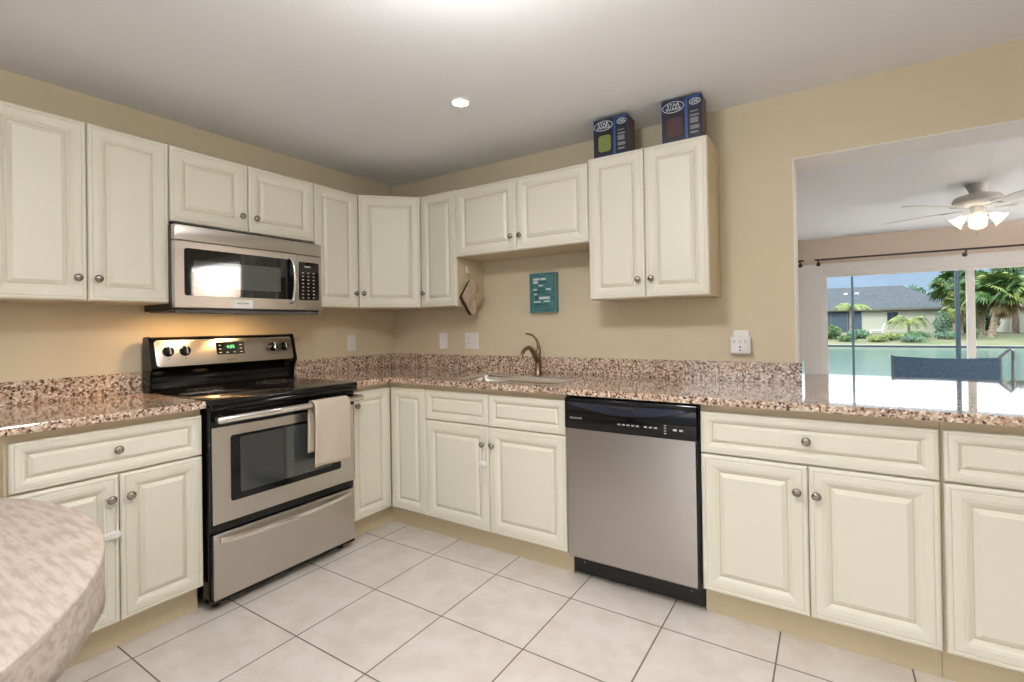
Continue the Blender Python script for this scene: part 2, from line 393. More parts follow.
def front(root, name, Mbase, x0, x1, z0, z1, kn=None, rail=.052):
    """Mbase: plane frame with origin at world z=0"""
    Mx = Mbase @ Matrix.Translation((x0, 0, z0))
    d = door_panel(root, name, x1-x0, z1-z0, Mx, rail)
    if kn: knob(d, Mbase, kn[0], kn[1])
    return d
G = .0018
FU = .278; FB = .605          # carcass fronts; doors add 20 mm
MS = frame((0, -FU, 0)); MSb = frame((0, -FB, 0))                       # sink wall, faces -y, local x = world x
MV = frame((FU, 0, 0), (0, 1, 0)); MVb = frame((FB, 0, 0), (0, 1, 0))    # stove wall, faces +x, local x = world y
UB, UT = 1.346, 2.098
def carcass(root, *bs, name='cabinet_box', bev=.0015):
    bm = NB()
    for b in bs: box(bm, *b, bev=bev)
    return link(name, bm, M['box'], root)
UG = 'cream upper cabinets'; BG = 'cream base cabinets'
# stove wall uppers
r = thing('upper_cabinet', 'tall cream two-door upper cabinet left of the microwave', 'cabinet', (0, -1.975, UB), UG)
carcass(r, (.002, FU, -2.279, -1.6735, UB, UT))
front(r, 'door', MV, -2.279+G, -1.976-G, UB+.003, UT-.003, (-2.012, 1.442)); front(r, 'door', MV, -1.976+G, -1.6735-G, UB+.003, UT-.003, (-1.945, 1.442))
r = thing('upper_cabinet', 'short cream two-door upper cabinet directly above the microwave', 'cabinet', (0, -1.29, 1.735), UG)
carcass(r, (.002, FU, -1.6725, -.9055, 1.735, UT))
front(r, 'door', MV, -1.6725+G, -1.302-G, 1.737, UT-.003, (-1.340, 1.815)); front(r, 'door', MV, -1.302+G, -.9055-G, 1.737, UT-.003, (-1.266, 1.815))
r = thing('upper_cabinet', 'narrow cream one-door upper cabinet between microwave and corner cabinet', 'cabinet', (0, -.74, UB), UG)
carcass(r, (.002, FU, -.9045, -.5765, UB, UT))
front(r, 'door', MV, -.9045+G, -.5765-G-.004, UB+.003, UT-.003, (-.614, 1.442))
# diagonal corner upper
r = thing('corner_upper_cabinet', 'cream upper cabinet set diagonally across the room corner', 'cabinet', (.15, -.15, UB), UG)
bm = NB(); pr = [(.002, -.002), (.579, -.002), (.579, -.278), (.278, -.5755), (.002, -.5755)]
prism(bm, pr, UB, UT, lambda u, v, a: (u, v, a)); link('cabinet_box', bm, M['box'], r)
dv = Vector((.579-.278, -.278+.5755, 0)); dl = dv.length
MD = frame((.278, -.5755, 0), dv)
front(r, 'door', MD, .012, dl-.012, UB+.003, UT-.003, (.045, 1.442))
# sink wall uppers
r = thing('upper_cabinet', 'narrow cream one-door upper cabinet between corner cabinet and sink window space', 'cabinet', (.735, 0, UB), UG)
r['label'] = 'narrow cream one-door upper cabinet with the potholder hanging on its side'
carcass(r, (.580, .8875, -FU, -.002, UB, UT))
front(r, 'door', MS, .580+G+.004, .8875-G, UB+.003, UT-.003, (.613, 1.442))
r = thing('upper_cabinet', 'short cream two-door upper cabinet above the sink and teal sign', 'cabinet', (1.35, 0, 1.66), UG)
carcass(r, (.8885, 1.8131, -FU, -.002, 1.66, UT-.004))
front(r, 'door', MS, .8885+G, 1.350-G, 1.662, UT-.007, (1.318, 1.746)); front(r, 'door', MS, 1.350+G, 1.8131-G, 1.662, UT-.007, (1.381, 1.746))
r = thing('upper_cabinet', 'cream two-door upper cabinet with two blue boxes on top', 'cabinet', (2.12, 0, UB), UG)
carcass(r, (1.8141, 2.4276, -FU, -.002, UB, UT+.010))
front(r, 'door', MS, 1.8141+G, 2.121-G, UB+.003, UT+.008, (2.087, 1.442)); front(r, 'door', MS, 2.121+G, 2.4276-G, UB+.003, UT+.008, (2.154, 1.442))
# base cabinets
DZ0, DZ1, RZ0, RZ1, CT = .120, .6765, .6830, .852, .8835
KY = .56
def base_s(x0, x1):  # sink-wall carcass pieces
    return [(x0, x1, -FB, -.002, .115, CT), (x0, x1, -KY, -.05, 0, .115)]
def base_v(y0, y1):
    return [(.002, FB, y0, y1, .115, CT), (.05, KY, y0, y1, 0, .115)]
r = thing('base_cabinet', 'cream base cabinet left of the stove with one wide drawer', 'cabinet', (.3, -1.98, 0), BG)
carcass(r, *base_v(-2.290, -1.690))
front(r, 'door', MVb, -2.279, -1.983-G, DZ0, DZ1, (-2.013, .590)); front(r, 'door', MVb, -1.983+G, -1.692, DZ0, DZ1, (-1.953, .590))
front(r, 'drawer', MVb, -2.279, -1.692, RZ0, RZ1, (-1.990, .772), .038)
r = thing('corner_base_cabinet', 'cream corner base cabinet with two doors meeting at the inside corner', 'cabinet', (.3, -.3, 0), BG)
bm = NB()
for (a, z0, z1, s) in ((FB, .115, CT, .002), (KY, 0, .115, .05)):
    prism(bm, [(s, -s), (.9093, -s), (.9093, -a), (a, -a), (a, -.918), (s, -.918)], z0, z1, lambda u, v, w: (u, v, w))
link('cabinet_box', bm, M['box'], r)
front(r, 'door', MVb, -.916, -FB-.0215, DZ0, RZ1, (-.884, .772)); front(r, 'door', MSb, FB+.0215, .9085, DZ0, RZ1)
r = thing('base_cabinet', 'cream base cabinet under the sink with two knobless drawer fronts', 'cabinet', (1.367, -.3, 0), BG)
carcass(r, *[(.9103, 1.8245, -FB, -.57, .115, CT), (.9103, 1.8245, -.04, -.002, .115, CT), (.9103, .928, -.57, -.04, .115, CT), (1.806, 1.8245, -.57, -.04, .115, CT), (.928, 1.806, -.57, -.04, .115, .135), (.9103, 1.8245, -KY, -.05, 0, .115)])
front(r, 'door', MSb, .912, 1.364-G, DZ0, DZ1, (1.331, .585)); front(r, 'door', MSb, 1.364+G, 1.823, DZ0, DZ1, (1.394, .585))
front(r, 'drawer', MSb, .912, 1.364-G, RZ0, RZ1, None, .038); front(r, 'drawer', MSb, 1.364+G, 1.823, RZ0, RZ1, None, .038)
r = thing('base_cabinet', 'cream base cabinet right of the dishwasher with one wide drawer', 'cabinet', (2.824, -.3, 0), BG)
carcass(r, *base_s(2.444, 3.2035))
front(r, 'door', MSb, 2.446, 2.825-G, DZ0, DZ1, (2.789, .580)); front(r, 'door', MSb, 2.825+G, 3.199, DZ0, DZ1, (2.851, .576))
front(r, 'drawer', MSb, 2.446, 3.199, RZ0, RZ1, (2.822, .772), .038)
r = thing('base_cabinet', 'cream base cabinet at the right edge, partly out of frame', 'cabinet', (3.58, -.3, 0), BG)
carcass(r, *base_s(3.2045, 3.965))
front(r, 'door', MSb, 3.2105, 3.585-G, DZ0, DZ1, (3.553, .580)); front(r, 'door', MSb, 3.585+G, 3.960, DZ0, DZ1, (3.62, .580))
front(r, 'drawer', MSb, 3.2105, 3.960, RZ0, RZ1, (3.585, .772), .038)

# ------------------------------------------------------------------ countertops
C0, C1 = .8845, .9143
r = thing('countertop', 'short granite countertop left of the stove', 'countertop', (.3, -1.99, C0))
bm = slab([.001, .6559], [-2.305, -1.6905], lambda i, j: True, C0, C1, .005); link('worktop', bm, M['granite'], r)
bm = NB(); box(bm, .001, .021, -2.305, -1.6905, C1+.0003, 1.0145, bev=.0015); link('backsplash', bm, M['granite'], r)
r = thing('countertop', 'long L-shaped granite countertop with sink running through the pass-through', 'countertop', (1.5, -.3, C0))
xs = [.001, .6559, 1.07, 1.70, OX+.005, OX2-.006, 4.0]; xs = [.001, .6559, 1.07, 1.72, OX+.005, 4.0, OX2-.006]
ys = [-.920, -.6559, -.565, -.25, -.001, .545]
def on(i, j):
    if j == 0: return i == 0
    if j == 4: return i >= 4
    if i == 2 and j == 2: return False
    if i == 5 : return j == 4 or j == 3
    return i < 5
bm = slab(xs, ys, on, C0, C1, .005); link('worktop', bm, M['granite'], r)
bm = NB(); box(bm, .001, .021, -.920, -.001, C1+.0003, 1.0145, bev=.0015); box(bm, .0215, OX+.024, -.021, -.001, C1+.0003, 1.0145, bev=.0015)
box(bm, OX+.0045, OX+.024, -.0005, WT+.02, C1+.0003, 1.0145, bev=.0015)
link('backsplash', bm, M['granite'], r)
# sink and faucet
r = thing('kitchen_sink', 'stainless steel sink set into the granite below the teal sign', 'sink', (1.385, -.41, .70))
bm = NB()
def sring(ins, z, rr): 
    x0, x1, y0, y1 = 1.0715+ins, 1.7185-ins, -.5635+ins, -.2515-ins; pts = []
    for cx, cy, a0 in ((x1-rr, y0+rr, -PI/2), (x1-rr, y1-rr, 0), (x0+rr, y1-rr, PI/2), (x0+rr, y0+rr, PI)):
        for i in range(7):
            a = a0+PI/2*i/6; pts.append(Vector((cx+rr*math.cos(a), cy+rr*math.sin(a), z)))
    return pts
loft(bm, [sring(-.016, C1+.0004, .02), sring(-.015, C1+.0018, .02), sring(.000, C1+.0022, .02), sring(.003, C1-.003, .03), sring(.006, .882, .04), sring(.018, .72, .04), sring(.03, .705, .04), sring(.12, .700, .02)], cap=(False, True))
o = link('basin', bm, M['chrome'], r, smooth=40)
bm = NB(); lathe(bm, [(.045, .7005), (.045, .703), (.03, .7035), (.028, .701), (.001, .701)], 20, Matrix.Translation((1.385, -.41, 0))); link('drain', bm, M['chrome'], r, smooth=40)
fx, fy = 1.386, -.125
r = thing('faucet', 'bronze single-handle faucet behind the sink', 'faucet', (fx, fy, C1))
bm = NB(); lathe(bm, [(.030, C1+.0002), (.030, C1+.006), (.023, C1+.012), (.021, C1+.05), (.0185, C1+.10), (.0175, C1+.135), (.012, C1+.150), (.002, C1+.152)], 20, Matrix.Translation((fx, fy, 0))); link('body', bm, M['bronze'], r, smooth=50)
bm = NB(); pts = arc((fx, fy-.005, C1+.075), (fx-.005, fy-.07, C1+.185), (fx-.01, fy-.115, C1+.165), 8)[:-1]+arc((fx-.01, fy-.115, C1+.165), (fx-.012, fy-.165, C1+.150), (fx-.014, fy-.178, C1+.110), 6)
tube(bm, pts, [.0165-.0005*i for i in range(len(pts))], 12); link('spout', bm, M['bronze'], r, smooth=50)
bm = NB(); pts = arc((fx+.004, fy+.004, C1+.130), (fx+.012, fy+.004, C1+.215), (fx-.028, fy-.035, C1+.245), 8)+[(fx-.052, fy-.06, C1+.252)]
tube(bm, pts, [.0145, .0125, .011, .0095, .0085, .0078, .0072, .0068, .0065, .005], 10); link('handle', bm, M['bronze'], r, smooth=50)

# ------------------------------------------------------------------ stove
SY0, SY1 = -1.682, -.926; SF = .668
r = thing('stove', 'freestanding electric stove with stainless door and black glass cooktop', 'stove', (.34, -1.304, 0))
bm = NB(); box(bm, .03, .636, SY0+.004, SY1-.003, .035, .893, bev=.003); box(bm, .60, .655, SY0+.004, SY1-.003, .035, .052); box(bm, .60, .650, SY0+.002, SY1-.002, .335, .376)
for y in (SY0+.05, SY1-.05):
    for x in (.10, .59): lathe(bm, [(.018, 0), (.018, .035)], 12, Matrix.Translation((x, y, 0)))
link('body', bm, M['black'], r)
bm = NB(); box(bm, .055, .693, SY0-.006, SY1+.0045, .894, .9185, bev=.008, seg=3); box(bm, .640, .688, SY0, SY1+.002, .872, .8935, bev=.003)
ct = link('cooktop', bm, M['black'], r, smooth=40)
for x, y, rr in ((.22, -1.49, .075), (.22, -1.12, .095), (.50, -1.49, .105), (.50, -1.12, .075)):
    for q in (rr, rr*.62):
        bm = NB(); R = [[Vector((x+q2*math.cos(2*PI*k/40), y+q2*math.sin(2*PI*k/40), z)) for k in range(40)] for q2, z in ((q-.0012, .9186), (q-.0012, .9189), (q+.0012, .9189), (q+.0012, .9186))]
        loft(bm, R, cap=(False, False)); link('burner_ring', bm, M['dgrey'], ct)
BG0, BG1 = -1.6895, -.9215
bm = NB()
prism(bm, [(.03, .9186), (.03, 1.172), (.04, 1.183), (.078, 1.186), (.090, 1.180), (.128, 1.034), (.120, 1.024), (.098, 1.014), (.080, .985), (.080, .955), (.092, .932), (.120, .9186)], BG0+.008, BG1-.008, lambda u, v, a: (u, a, v))
for a0, a1 in ((BG0, BG0+.010), (BG1-.010, BG1)): prism(bm, [(.028, .90), (.028, 1.176), (.040, 1.187), (.080, 1.189), (.094, 1.182), (.133, 1.032), (.120, 1.018), (.105, .98), (.10, .92), (.10, .90)], a0, a1, lambda u, v, a: (u, a, v))
bgd = link('backguard', bm, M['black'], r)
slope = Vector((.090-.128, 0, 1.180-1.034)); MP = frame((.1285, BG0+.022, 1.038), (0, 1, 0), slope)
PL = (BG1-BG0-.044)
bm = NB(); rrect(bm, PL, .136, .016, .003, MP, bev=.001); pn = link('control_panel', bm, M['steel'], bgd, smooth=40)
pn['_o'] = bgd['_o']
def onpanel(y, z): # world y, world z -> local coords on MP
    return (y-(BG0+.022), (z-1.038)/slope.normalized().z)
x, z = onpanel(-1.383, 1.083)
bm = NB(); rrect(bm, .150, .070, .008, .0015, MP @ Matrix.Translation((x, -.003, z))); dsp = link('display', bm, M['glass_dark'], bgd)
bm = text_bm('4:05', .026, MP @ Matrix.Translation((x+.053, -.0048, z+.034))); link('clock_digits', bm, M['green_led'], bgd)
for i in range(4):
    for j in range(3):
        if 0 < i < 3 and j: continue
        bm = NB(); rrect(bm, .014, .0035, .001, .0006, MP @ Matrix.Translation((x+.012+i*.037, -.0046, z+.010+j*.020)), seg=2); link('display_key', bm, M['grey_ink'], bgd)
x2, z2 = onpanel(-1.31, 1.052)
bm = text_bm('FRIGIDAIRE', .0105, MP @ Matrix.Translation((x2, -.0032, z2)), align='CENTER'); link('maker_name', bm, M['dgrey'], bgd)
for y in (-1.612, -1.536, -1.066, -.996):
    x, z = onpanel(y, 1.112); K = MP @ Matrix.Translation((x, -.003, z)) @ Matrix.Rotation(PI/2, 4, 'X')
    bm = NB(); lathe(bm, [(.026, 0), (.0255, .004), (.021, .006), (.020, .020), (.018, .023), (.001, .0235)], 24, K)
    kb = link('knob', bm, M['black'], bgd, smooth=40)
    bm = NB(); box(bm, -.004, .004, -.019, .019, .020, .030, bev=.0025, M_=K); link('knob_grip', bm, M['chrome'], kb)
    bm = NB(); rrect(bm, .010, .003, .001, .0006, MP @ Matrix.Translation((x-.005, -.003, z-.040)), seg=2); link('knob_marking', bm, M['dgrey'], bgd)
# oven door
MO = frame((.637, SY0, 0), (0, 1, 0)); DW_ = SY1-SY0
bm = NB(); box(bm, .637, SF-.004, SY0+.002, SY1-.002, .376, .868, bev=.003); od = link('oven_door', bm, M['black'], r)
bm = NB(); rrect(bm, DW_-.018, .416, .004, .006, frame((SF-.0045, SY0+.009, .378), (0, 1, 0)), bev=.002); link('door_skin', bm, M['steel'], od)
bm = NB(); rrect(bm, .574, .290, .012, .002, frame((SF+.0014, -1.598, .462), (0, 1, 0))); w = link('window', bm, M['black'], od)
bm = NB(); rrect(bm, .470, .248, .008, .001, frame((SF+.0034, -1.557, .492), (0, 1, 0))); link('window_glass', bm, M['oven_in'], od)
for y in (SY0+.024, SY1-.024):
    bm = NB(); box(bm, SF-.004, .728, y-.012, y+.012, .818, .852, bev=.006); link('handle_bracket', bm, M['black'], od, smooth=40)
bm = NB(); tube(bm, [(.7315, SY0+.004, .836), (.735, SY0+.010, .837), (.735, SY1-.010, .837), (.7315, SY1-.004, .836)], [.012, .0155, .0155, .012], 14); link('handle', bm, M['chrome'], od, smooth=50)
# drawer
bm = NB(); box(bm, .637, SF-.006, SY0+.010, SY1-.008, .056, .332, bev=.003); sdw = link('storage_drawer', bm, M['blackm'], r)
bm = NB(); rrect(bm, DW_-.022, .280, .004, .007, frame((SF-.0062, SY0+.011, .054), (0, 1, 0)), bev=.002); link('drawer_skin', bm, M['steel'], sdw)
bm = NB(); N = 24; rings = []
for i in range(N+1):
    s = i/N; y = SY0+.035+s*(DW_-.075); b = math.sin(PI*s)**.6 if 0 < s < 1 else 0
    cx = SF+.004+.034*b; cz = .306-.006*math.sin(PI*s)
    rings.append([Vector((cx+dx, y, cz+dz)) for dx, dz in ((-.006, .012), (.004, .013), (.009, .004), (.008, -.006), (.002, -.013), (-.004, -.010))])
loft(bm, rings); link('drawer_handle', bm, M['chrome'], sdw, smooth=50)

# towel over the oven handle
bm = NB(); prof = []
for i in range(9): prof.append((.7155-.001*i/8, .600+(.836-.600)*i/8))
for i in range(1, 8): a = PI-PI*i/8; prof.append((.735+.0205*math.cos(a), .840+.0175*math.sin(a)))
for i in range(15): prof.append((.7555+.004*math.sin(i/14*PI), .836-(.836-.530)*i/14))
NY = 16; rows = []
for q, (x, z) in enumerate(prof):
    row = []
    for j in range(NY+1):
        s = j/NY; fr = q > 15
        y0, y1 = (-1.246, -1.062) if q < 9 else (-1.238, -1.028)
        if 9 <= q <= 15: f = (q-8)/8; y0 = -1.246+.008*f; y1 = -1.062+.034*f
        hang = max(0, (.836-z)/.3)
        y = y0+(y1-y0)*s + (.010*hang*(s-.3) if fr else -.004*hang)
        xx = x+(.0035*math.sin(s*9+q*.12)*hang if fr else .0015*math.sin(s*7)*hang)
        row.append(bm.verts.new((xx, y, z+(.004*math.sin(s*5)*hang if q > 25 else 0))))
    rows.append(row)
for a, b in zip(rows, rows[1:]):
    for j in range(NY): bm.faces.new((a[j], a[j+1], b[j+1], b[j]))
o = tag(link('towel', bm, M['towel'], None, smooth=80, loc=(.735, -1.13, .53)), 'beige kitchen towel draped over the oven door handle', 'towel')
mo = o.modifiers.new('s', 'SOLIDIFY'); mo.thickness = .004; mo.offset = 1

# ------------------------------------------------------------------ microwave
X = .365; Y0, Y1 = -1.683, -.9095; Z0, Z1 = 1.314, 1.714
Y0i = -1.671
r = thing('microwave', 'stainless over-the-range microwave with black window', 'microwave', (.18, -1.29, Z0))
bm = NB(); box(bm, .003, .279, Y0i, Y1, Z0, 1.7335, bev=.002); box(bm, .2995, X-.03, Y0, Y1, Z0, Z1, bev=.002); box(bm, .270, .31, Y0i, Y1, Z0, 1.728)
link('body', bm, M['blackm'], r)
MM = frame((X-.03, Y0, Z0), (0, 1, 0)); W_ = Y1-Y0
bm = NB(); rrect(bm, W_, .072, .003, .030, MM @ Matrix.Translation((0, 0, .3275)), bev=.003); link('vent_strip', bm, M['steel'], r, smooth=40)
bm = NB(); rrect(bm, .616, .314, .003, .030, MM @ Matrix.Translation((0, 0, .0105)), bev=.002); mdr = link('door', bm, M['steel'], r)
bm = NB(); rrect(bm, W_-.6185, .314, .003, .030, MM @ Matrix.Translation((.6185, 0, .0105)), bev=.002); mpn = link('control_side', bm, M['steel'], r)
bm = NB(); rrect(bm, .560, .224, .012, .0018, MM @ Matrix.Translation((.040, -.030, .068))); mw = link('window', bm, M['glass_dark'], mdr)
bm = NB(); rrect(bm, .434, .130, .004, .0006, MM @ Matrix.Translation((.081, -.0318, .108))); link('window_screen', bm, M['oven_in'], mdr)
bm = NB(); rrect(bm, .128, .218, .010, .0018, MM @ Matrix.Translation((.626, -.030, .068))); kp = link('keypad', bm, M['glass_dark'], mpn)
for c in range(3):
    for q in range(8):
        bm = NB(); rrect(bm, .012, .0055, .0015, .0006, MM @ Matrix.Translation((.645+c*.034, -.0318, .078+q*.0205)), seg=2); link('key', bm, M['grey_ink'], mpn)
bm = NB(); rrect(bm, .040, .007, .001, .0006, MM @ Matrix.Translation((.660, -.0318, .256)), seg=2); link('clock_display', bm, M['grey_ink'], mpn)
bm = NB()
pts = [(X-.004, -1.113, 1.362), (X+.016, -1.109, 1.366)]+arc((X+.028, -1.106, 1.385), (X+.046, -1.096, 1.485), (X+.028, -1.106, 1.590), 10)+[(X+.016, -1.109, 1.609), (X-.004, -1.113, 1.613)]
tube(bm, pts, .0115, 12, flat=.75); link('handle', bm, M['chrome'], mdr, smooth=50)
bm = NB(); rrect(bm, .098, .045, .003, .0006, MM @ Matrix.Translation((.262, -.0301, .013))); st = link('film_sticker', bm, M['plastic'], mdr); st['label'] = 'pale film sticker'
bm = text_bm('FRIGIDAIRE', .012, MM @ Matrix.Translation((.311, -.0309, .034)), align='CENTER'); link('maker_name', bm, M['dgrey'], mdr)
bm = NB(); box(bm, .04, X-.012, Y0i+.01, Y1-.01, Z0-.006, Z0-.0002, bev=.002); box(bm, .315, X-.012, Y0+.01, Y1-.01, Z0-.014, Z0-.0002, bev=.003); un = link('grease_filter', bm, M['dgrey'], r)
for y in (-1.56, -1.27):
    bm = NB(); box(bm, .20, .25, y-.04, y+.04, Z0-.0075, Z0-.0062); link('task_light', bm, M['hood'], un)

# ------------------------------------------------------------------ dishwasher
DX0, DX1 = 1.8295, 2.4405; DYF = -.640
r = thing('dishwasher', 'stainless built-in dishwasher with black control strip', 'dishwasher', (2.135, -.32, 0))
bm = NB(); box(bm, DX0+.003, DX1-.003, -.600, -.06, .102, .874, bev=.002)
link('body', bm, M['blackm'], r)
bm = NB(); box(bm, DX0, DX1, -.562, -.53, .012, .104, bev=.002); kk = link('kickplate', bm, M['blackm'], r)
for x in (DX0+.055, DX1-.055):
    bm = NB(); lathe(bm, [(.004, 0), (.004, .002), (.001, .003)], 12, frame((x, -.5622, .066)) @ Matrix.Rotation(PI/2, 4, 'X')); link('screw', bm, M['nickel'], kk)
bm = NB()
n = 16; rings = []
for i in range(n+1):
    s = i/n; x = DX0+.010+s*(DX1-DX0-.022); bl = .006*(1-(2*s-1)**4)
    rings.append([Vector((x, y, z)) for y, z in ((-.6005, .118), (-.634-bl*.4, .118), (-.640-bl, .126), (-.640-bl, .726), (-.6005, .726))])
loft(bm, rings); dd = link('door_panel', bm, M['steelv'], r, smooth=40)
bm = NB(); rings = []
for i in range(n+1):
    s = i/n; x = DX0+.004+s*(DX1-DX0-.010); bl = .006*(1-(2*s-1)**4)
    rings.append([Vector((x, y, z)) for y, z in ((-.6005, .7265), (-.643-bl, .7275), (-.646-bl, .735), (-.646-bl, .862), (-.640-bl, .872), (-.6005, .873))])
loft(bm, rings); cp = link('control_panel', bm, M['black'], r, smooth=40)
bm = NB()     # smile-shaped pocket: its lower lip stands out and slopes back to a straight top edge
R = []
for i in range(33):
    s_ = i/32; x = DX0+.020+s_*(DX1-DX0-.050); d = .040*math.sin(PI*s_)**.9 if 0 < s_ < 1 else 0
    bl = .006*(1-(2*s_-1)**4); y = -.646-bl; zt = .852; zb = .848-d
    R.append([Vector((x, y+.0002, zt)), Vector((x, y-.001, zt)), Vector((x, y-.009, zb+.002)), Vector((x, y-.0095, zb)), Vector((x, y+.0002, zb-.004))])
loft(bm, R); link('handle_pocket', bm, mat('blue_black_gloss', (.018, .022, .040, 1), .06), cp, smooth=30)
bm = NB(); box(bm, 2.06, 2.17, -.664, -.650, .838, .847, bev=.004); link('latch', bm, M['blackm'], cp)
MDW = frame((0, -.6522, 0))
bm = text_bm('FRIGIDAIRE', .0125, frame((DX0+.032, -.6520, .775))); link('maker_name', bm, M['grey_ink'], cp)
def pad(x, z, w=.012, h=.004):
    bm = NB(); rrect(bm, w, h, .001, .0008, frame((x+.046, -.6520, z-.008)), seg=2); link('button', bm, M['grey_ink'], cp)
for i in range(5): pad(2.052+i*.021, .774, .013, .006)
for i in range(3): pad(2.172+i*.022, .774, .013, .006)
for i in range(4): pad(2.258, .756+i*.011, .010, .004)
for i in range(2): pad(2.296+i*.026, .772, .015, .008)

# ------------------------------------------------------------------ small things on walls
def plate(name, label, Mx, w, h, kind, group='wall plates'):
    r = thing(name, label, 'outlet' if kind != 'switch' else 'switch', Mx.translation, group)
    bm = NB(); rrect(bm, w, h, .004, .006, Mx @ Matrix.Translation((-w/2, -.0004, -h/2)), bev=.002); link('cover_plate', bm, M['plastic'], r)
    n = 2 if w > .1 else 1
    for q in range(n):
        cx = (q-(n-1)/2)*.046
        k = kind[q] if isinstance(kind, tuple) else kind
        if k == 'outlet':
            for cz in (-.020, .020):
                bm = NB(); rrect(bm, .034, .028, .008, .002, Mx @ Matrix.Translation((cx-.017, -.0064, cz-.014))); so_ = link('socket', bm, M['plastic'], r)
                bm = NB()
                for dx in (-.0065, .0065): box(bm, cx+dx-.0012, cx+dx+.0012, -.0090, -.0084, cz, cz+.008, M_=Mx)
                link('slots', bm, M['slot'], so_)
        else:
            bm = NB(); rrect(bm, .033, .066, .003, .003, Mx @ Matrix.Translation((cx-.0165, -.0064, -.033))); link('rocker', bm, M['plastic'], r)
    return r
plate('outlet', 'white duplex outlet on the stove wall right of the stove', frame((0, -.410, 1.110), (0, 1, 0)), .072, .116, 'outlet')
plate('light_switch', 'narrow single white switch plate on the sink wall near the corner', frame((.516, 0, 1.113)), .072, .116, 'switch')
plate('outlet', 'double-width white outlet and switch plate left of the faucet', frame((.777, 0, 1.112)), .118, .118, ('outlet', 'switch'))
plate('outlet', 'white outlet plate behind the plug-in adapter under the right cabinet', frame((2.518, 0, 1.116)), .072, .116, 'outlet')
r = thing('plug_adapter', 'boxy white multi-plug adapter on the wall near the pass-through', 'adapter', (2.518, -.01, 1.10))
bm = NB(); rrect(bm, .098, .088, .012, .032, frame((2.469, -.0095, 1.055)), bev=.006); link('adapter_body', bm, M['plastic'], r, smooth=40)
bm = NB()
for cx in (2.492, 2.518, 2.544):
    for dx in (-.004, .004): box(bm, cx+dx-.001, cx+dx+.001, -.0422, -.0412, 1.116, 1.123)
    box(bm, cx-.0015, cx+.0015, -.0422, -.0412, 1.109, 1.112)
for z in (1.090, 1.074): box(bm, 2.5145, 2.5215, -.0422, -.0412, z-.004, z+.004)
link('slots', bm, M['slot'], r)
# teal sign
r = thing('teal_sign', 'small teal block sign with white lettering on the sink wall', 'sign', (1.375, -.015, 1.30))
MT = frame((1.278, -.0008, 1.297)); tw, th = .193, .251
bm = NB(); box(bm, 0, tw, -.034, 0, 0, th, bev=.002, M_=MT); link('board', bm, M['tealside'], r)
bm = NB(); rrect(bm, tw-.010, th-.010, .004, .0006, MT @ Matrix.Translation((.005, -.034, .005))); fc = link('printed_face', bm, M['teal'], r)
bm = NB()       # scalloped dark border line
pts = []
for i in range(60):
    s = i/60; p = s*4; k = int(p); f = p-k; w2, h2 = tw/2-.018, th/2-.016
    c = [(-w2, -h2), (w2, -h2), (w2, h2), (-w2, h2)]; a, b = c[k], c[(k+1) % 4]
    bul = .006*math.sin(f*PI*3)
    nx, nz = ((0, -1), (1, 0), (0, 1), (-1, 0))[k]
    pts.append(MT @ Vector((tw/2+a[0]+(b[0]-a[0])*f+nx*bul, -.0348, th/2+a[1]+(b[1]-a[1])*f+nz*bul)))
tube(bm, pts+[pts[0]], .0011, 5); link('border', bm, M['ink'], fc)
bm = NB(); bd = NB()
def stroke(b, x, z, w, h): # a run of lettering too small to read: short upright strokes
    h *= 1.25; n = max(1, int(w/.0055))
    for i in range(n): box(b, x+i*.0055, x+i*.0055+.0042, -.0354, -.0346, z, z+h, M_=MT)
for a in ((.028, .205, .050, .010), (.084, .205, .040, .010), (.030, .184, .038, .013), (.070, .166, .034, .007), (.030, .142, .030, .007), (.122, .140, .036, .009), (.034, .112, .026, .006), (.072, .083, .082, .013), (.034, .064, .050, .006), (.106, .066, .045, .006)): stroke(bm, *a)
for a in ((.078, .186, .050, .006), (.068, .146, .044, .005), (.034, .126, .100, .005), (.044, .086, .018, .014), (.066, .122, .012, .012), (.034, .048, .100, .005), (.034, .036, .110, .004), (.100, .108, .050, .005)): stroke(bd, *a)
link('white_lettering', bm, M['wink'], fc); link('dark_lettering', bd, M['ink'], fc)
# potholder and hook on the side of the narrow cabinet
MK = frame((.8878, 0, 0), (0, 1, 0))      # faces +x, local x = world y
r = thing('adhesive_hook', 'small white stick-on hook on the cabinet side holding the potholder', 'hook', (.888, -.19, 1.59))
bm = NB(); rrect(bm, .022, .046, .010, .005, MK @ Matrix.Translation((-.202, -.0004, 1.566)), bev=.002); link('hook_base', bm, M['plastic'], r, smooth=40)
bm = NB(); tube(bm, [MK @ Vector(p) for p in ((-.191, -.005, 1.582), (-.191, -.014, 1.570), (-.191, -.022, 1.568), (-.191, -.026, 1.578))], .003, 8); link('hook_prong', bm, M['plastic'], r, smooth=40)
r = thing('potholder', 'beige quilted potholder pair hanging by its corner from the white hook', 'potholder', (.90, -.17, 1.29))
def dia(bm, cx, cz, sx, sz, y0, t, mi=0, wob=0):
    pts = []; n = 48
    for i in range(n):
        a = 2*PI*i/n; c, s = math.cos(a), math.sin(a)
        k = 1/((abs(c)**1.25+abs(s)**1.25)**(1/1.25))
        pts.append((cx+c*k*sx+(.012 if c > 0 and abs(s) < .5 else 0), cz+s*k*sz))
    mid = lambda f, y: [MK @ Vector((cx+(px-cx)*f, y+.004*math.sin(px*60), cz+(pz-cz)*f)) for px, pz in pts]
    loft(bm, [mid(.97, y0), mid(1, y0-t*.5), mid(.97, y0-t), mid(.6, y0-t*1.15), mid(.05, y0-t*1.2)], mi=mi)
bm = NB(); dia(bm, -.158, 1.410, .108, .118, -.021, .011); link('front_pad', bm, M['quilt'], r, smooth=60)
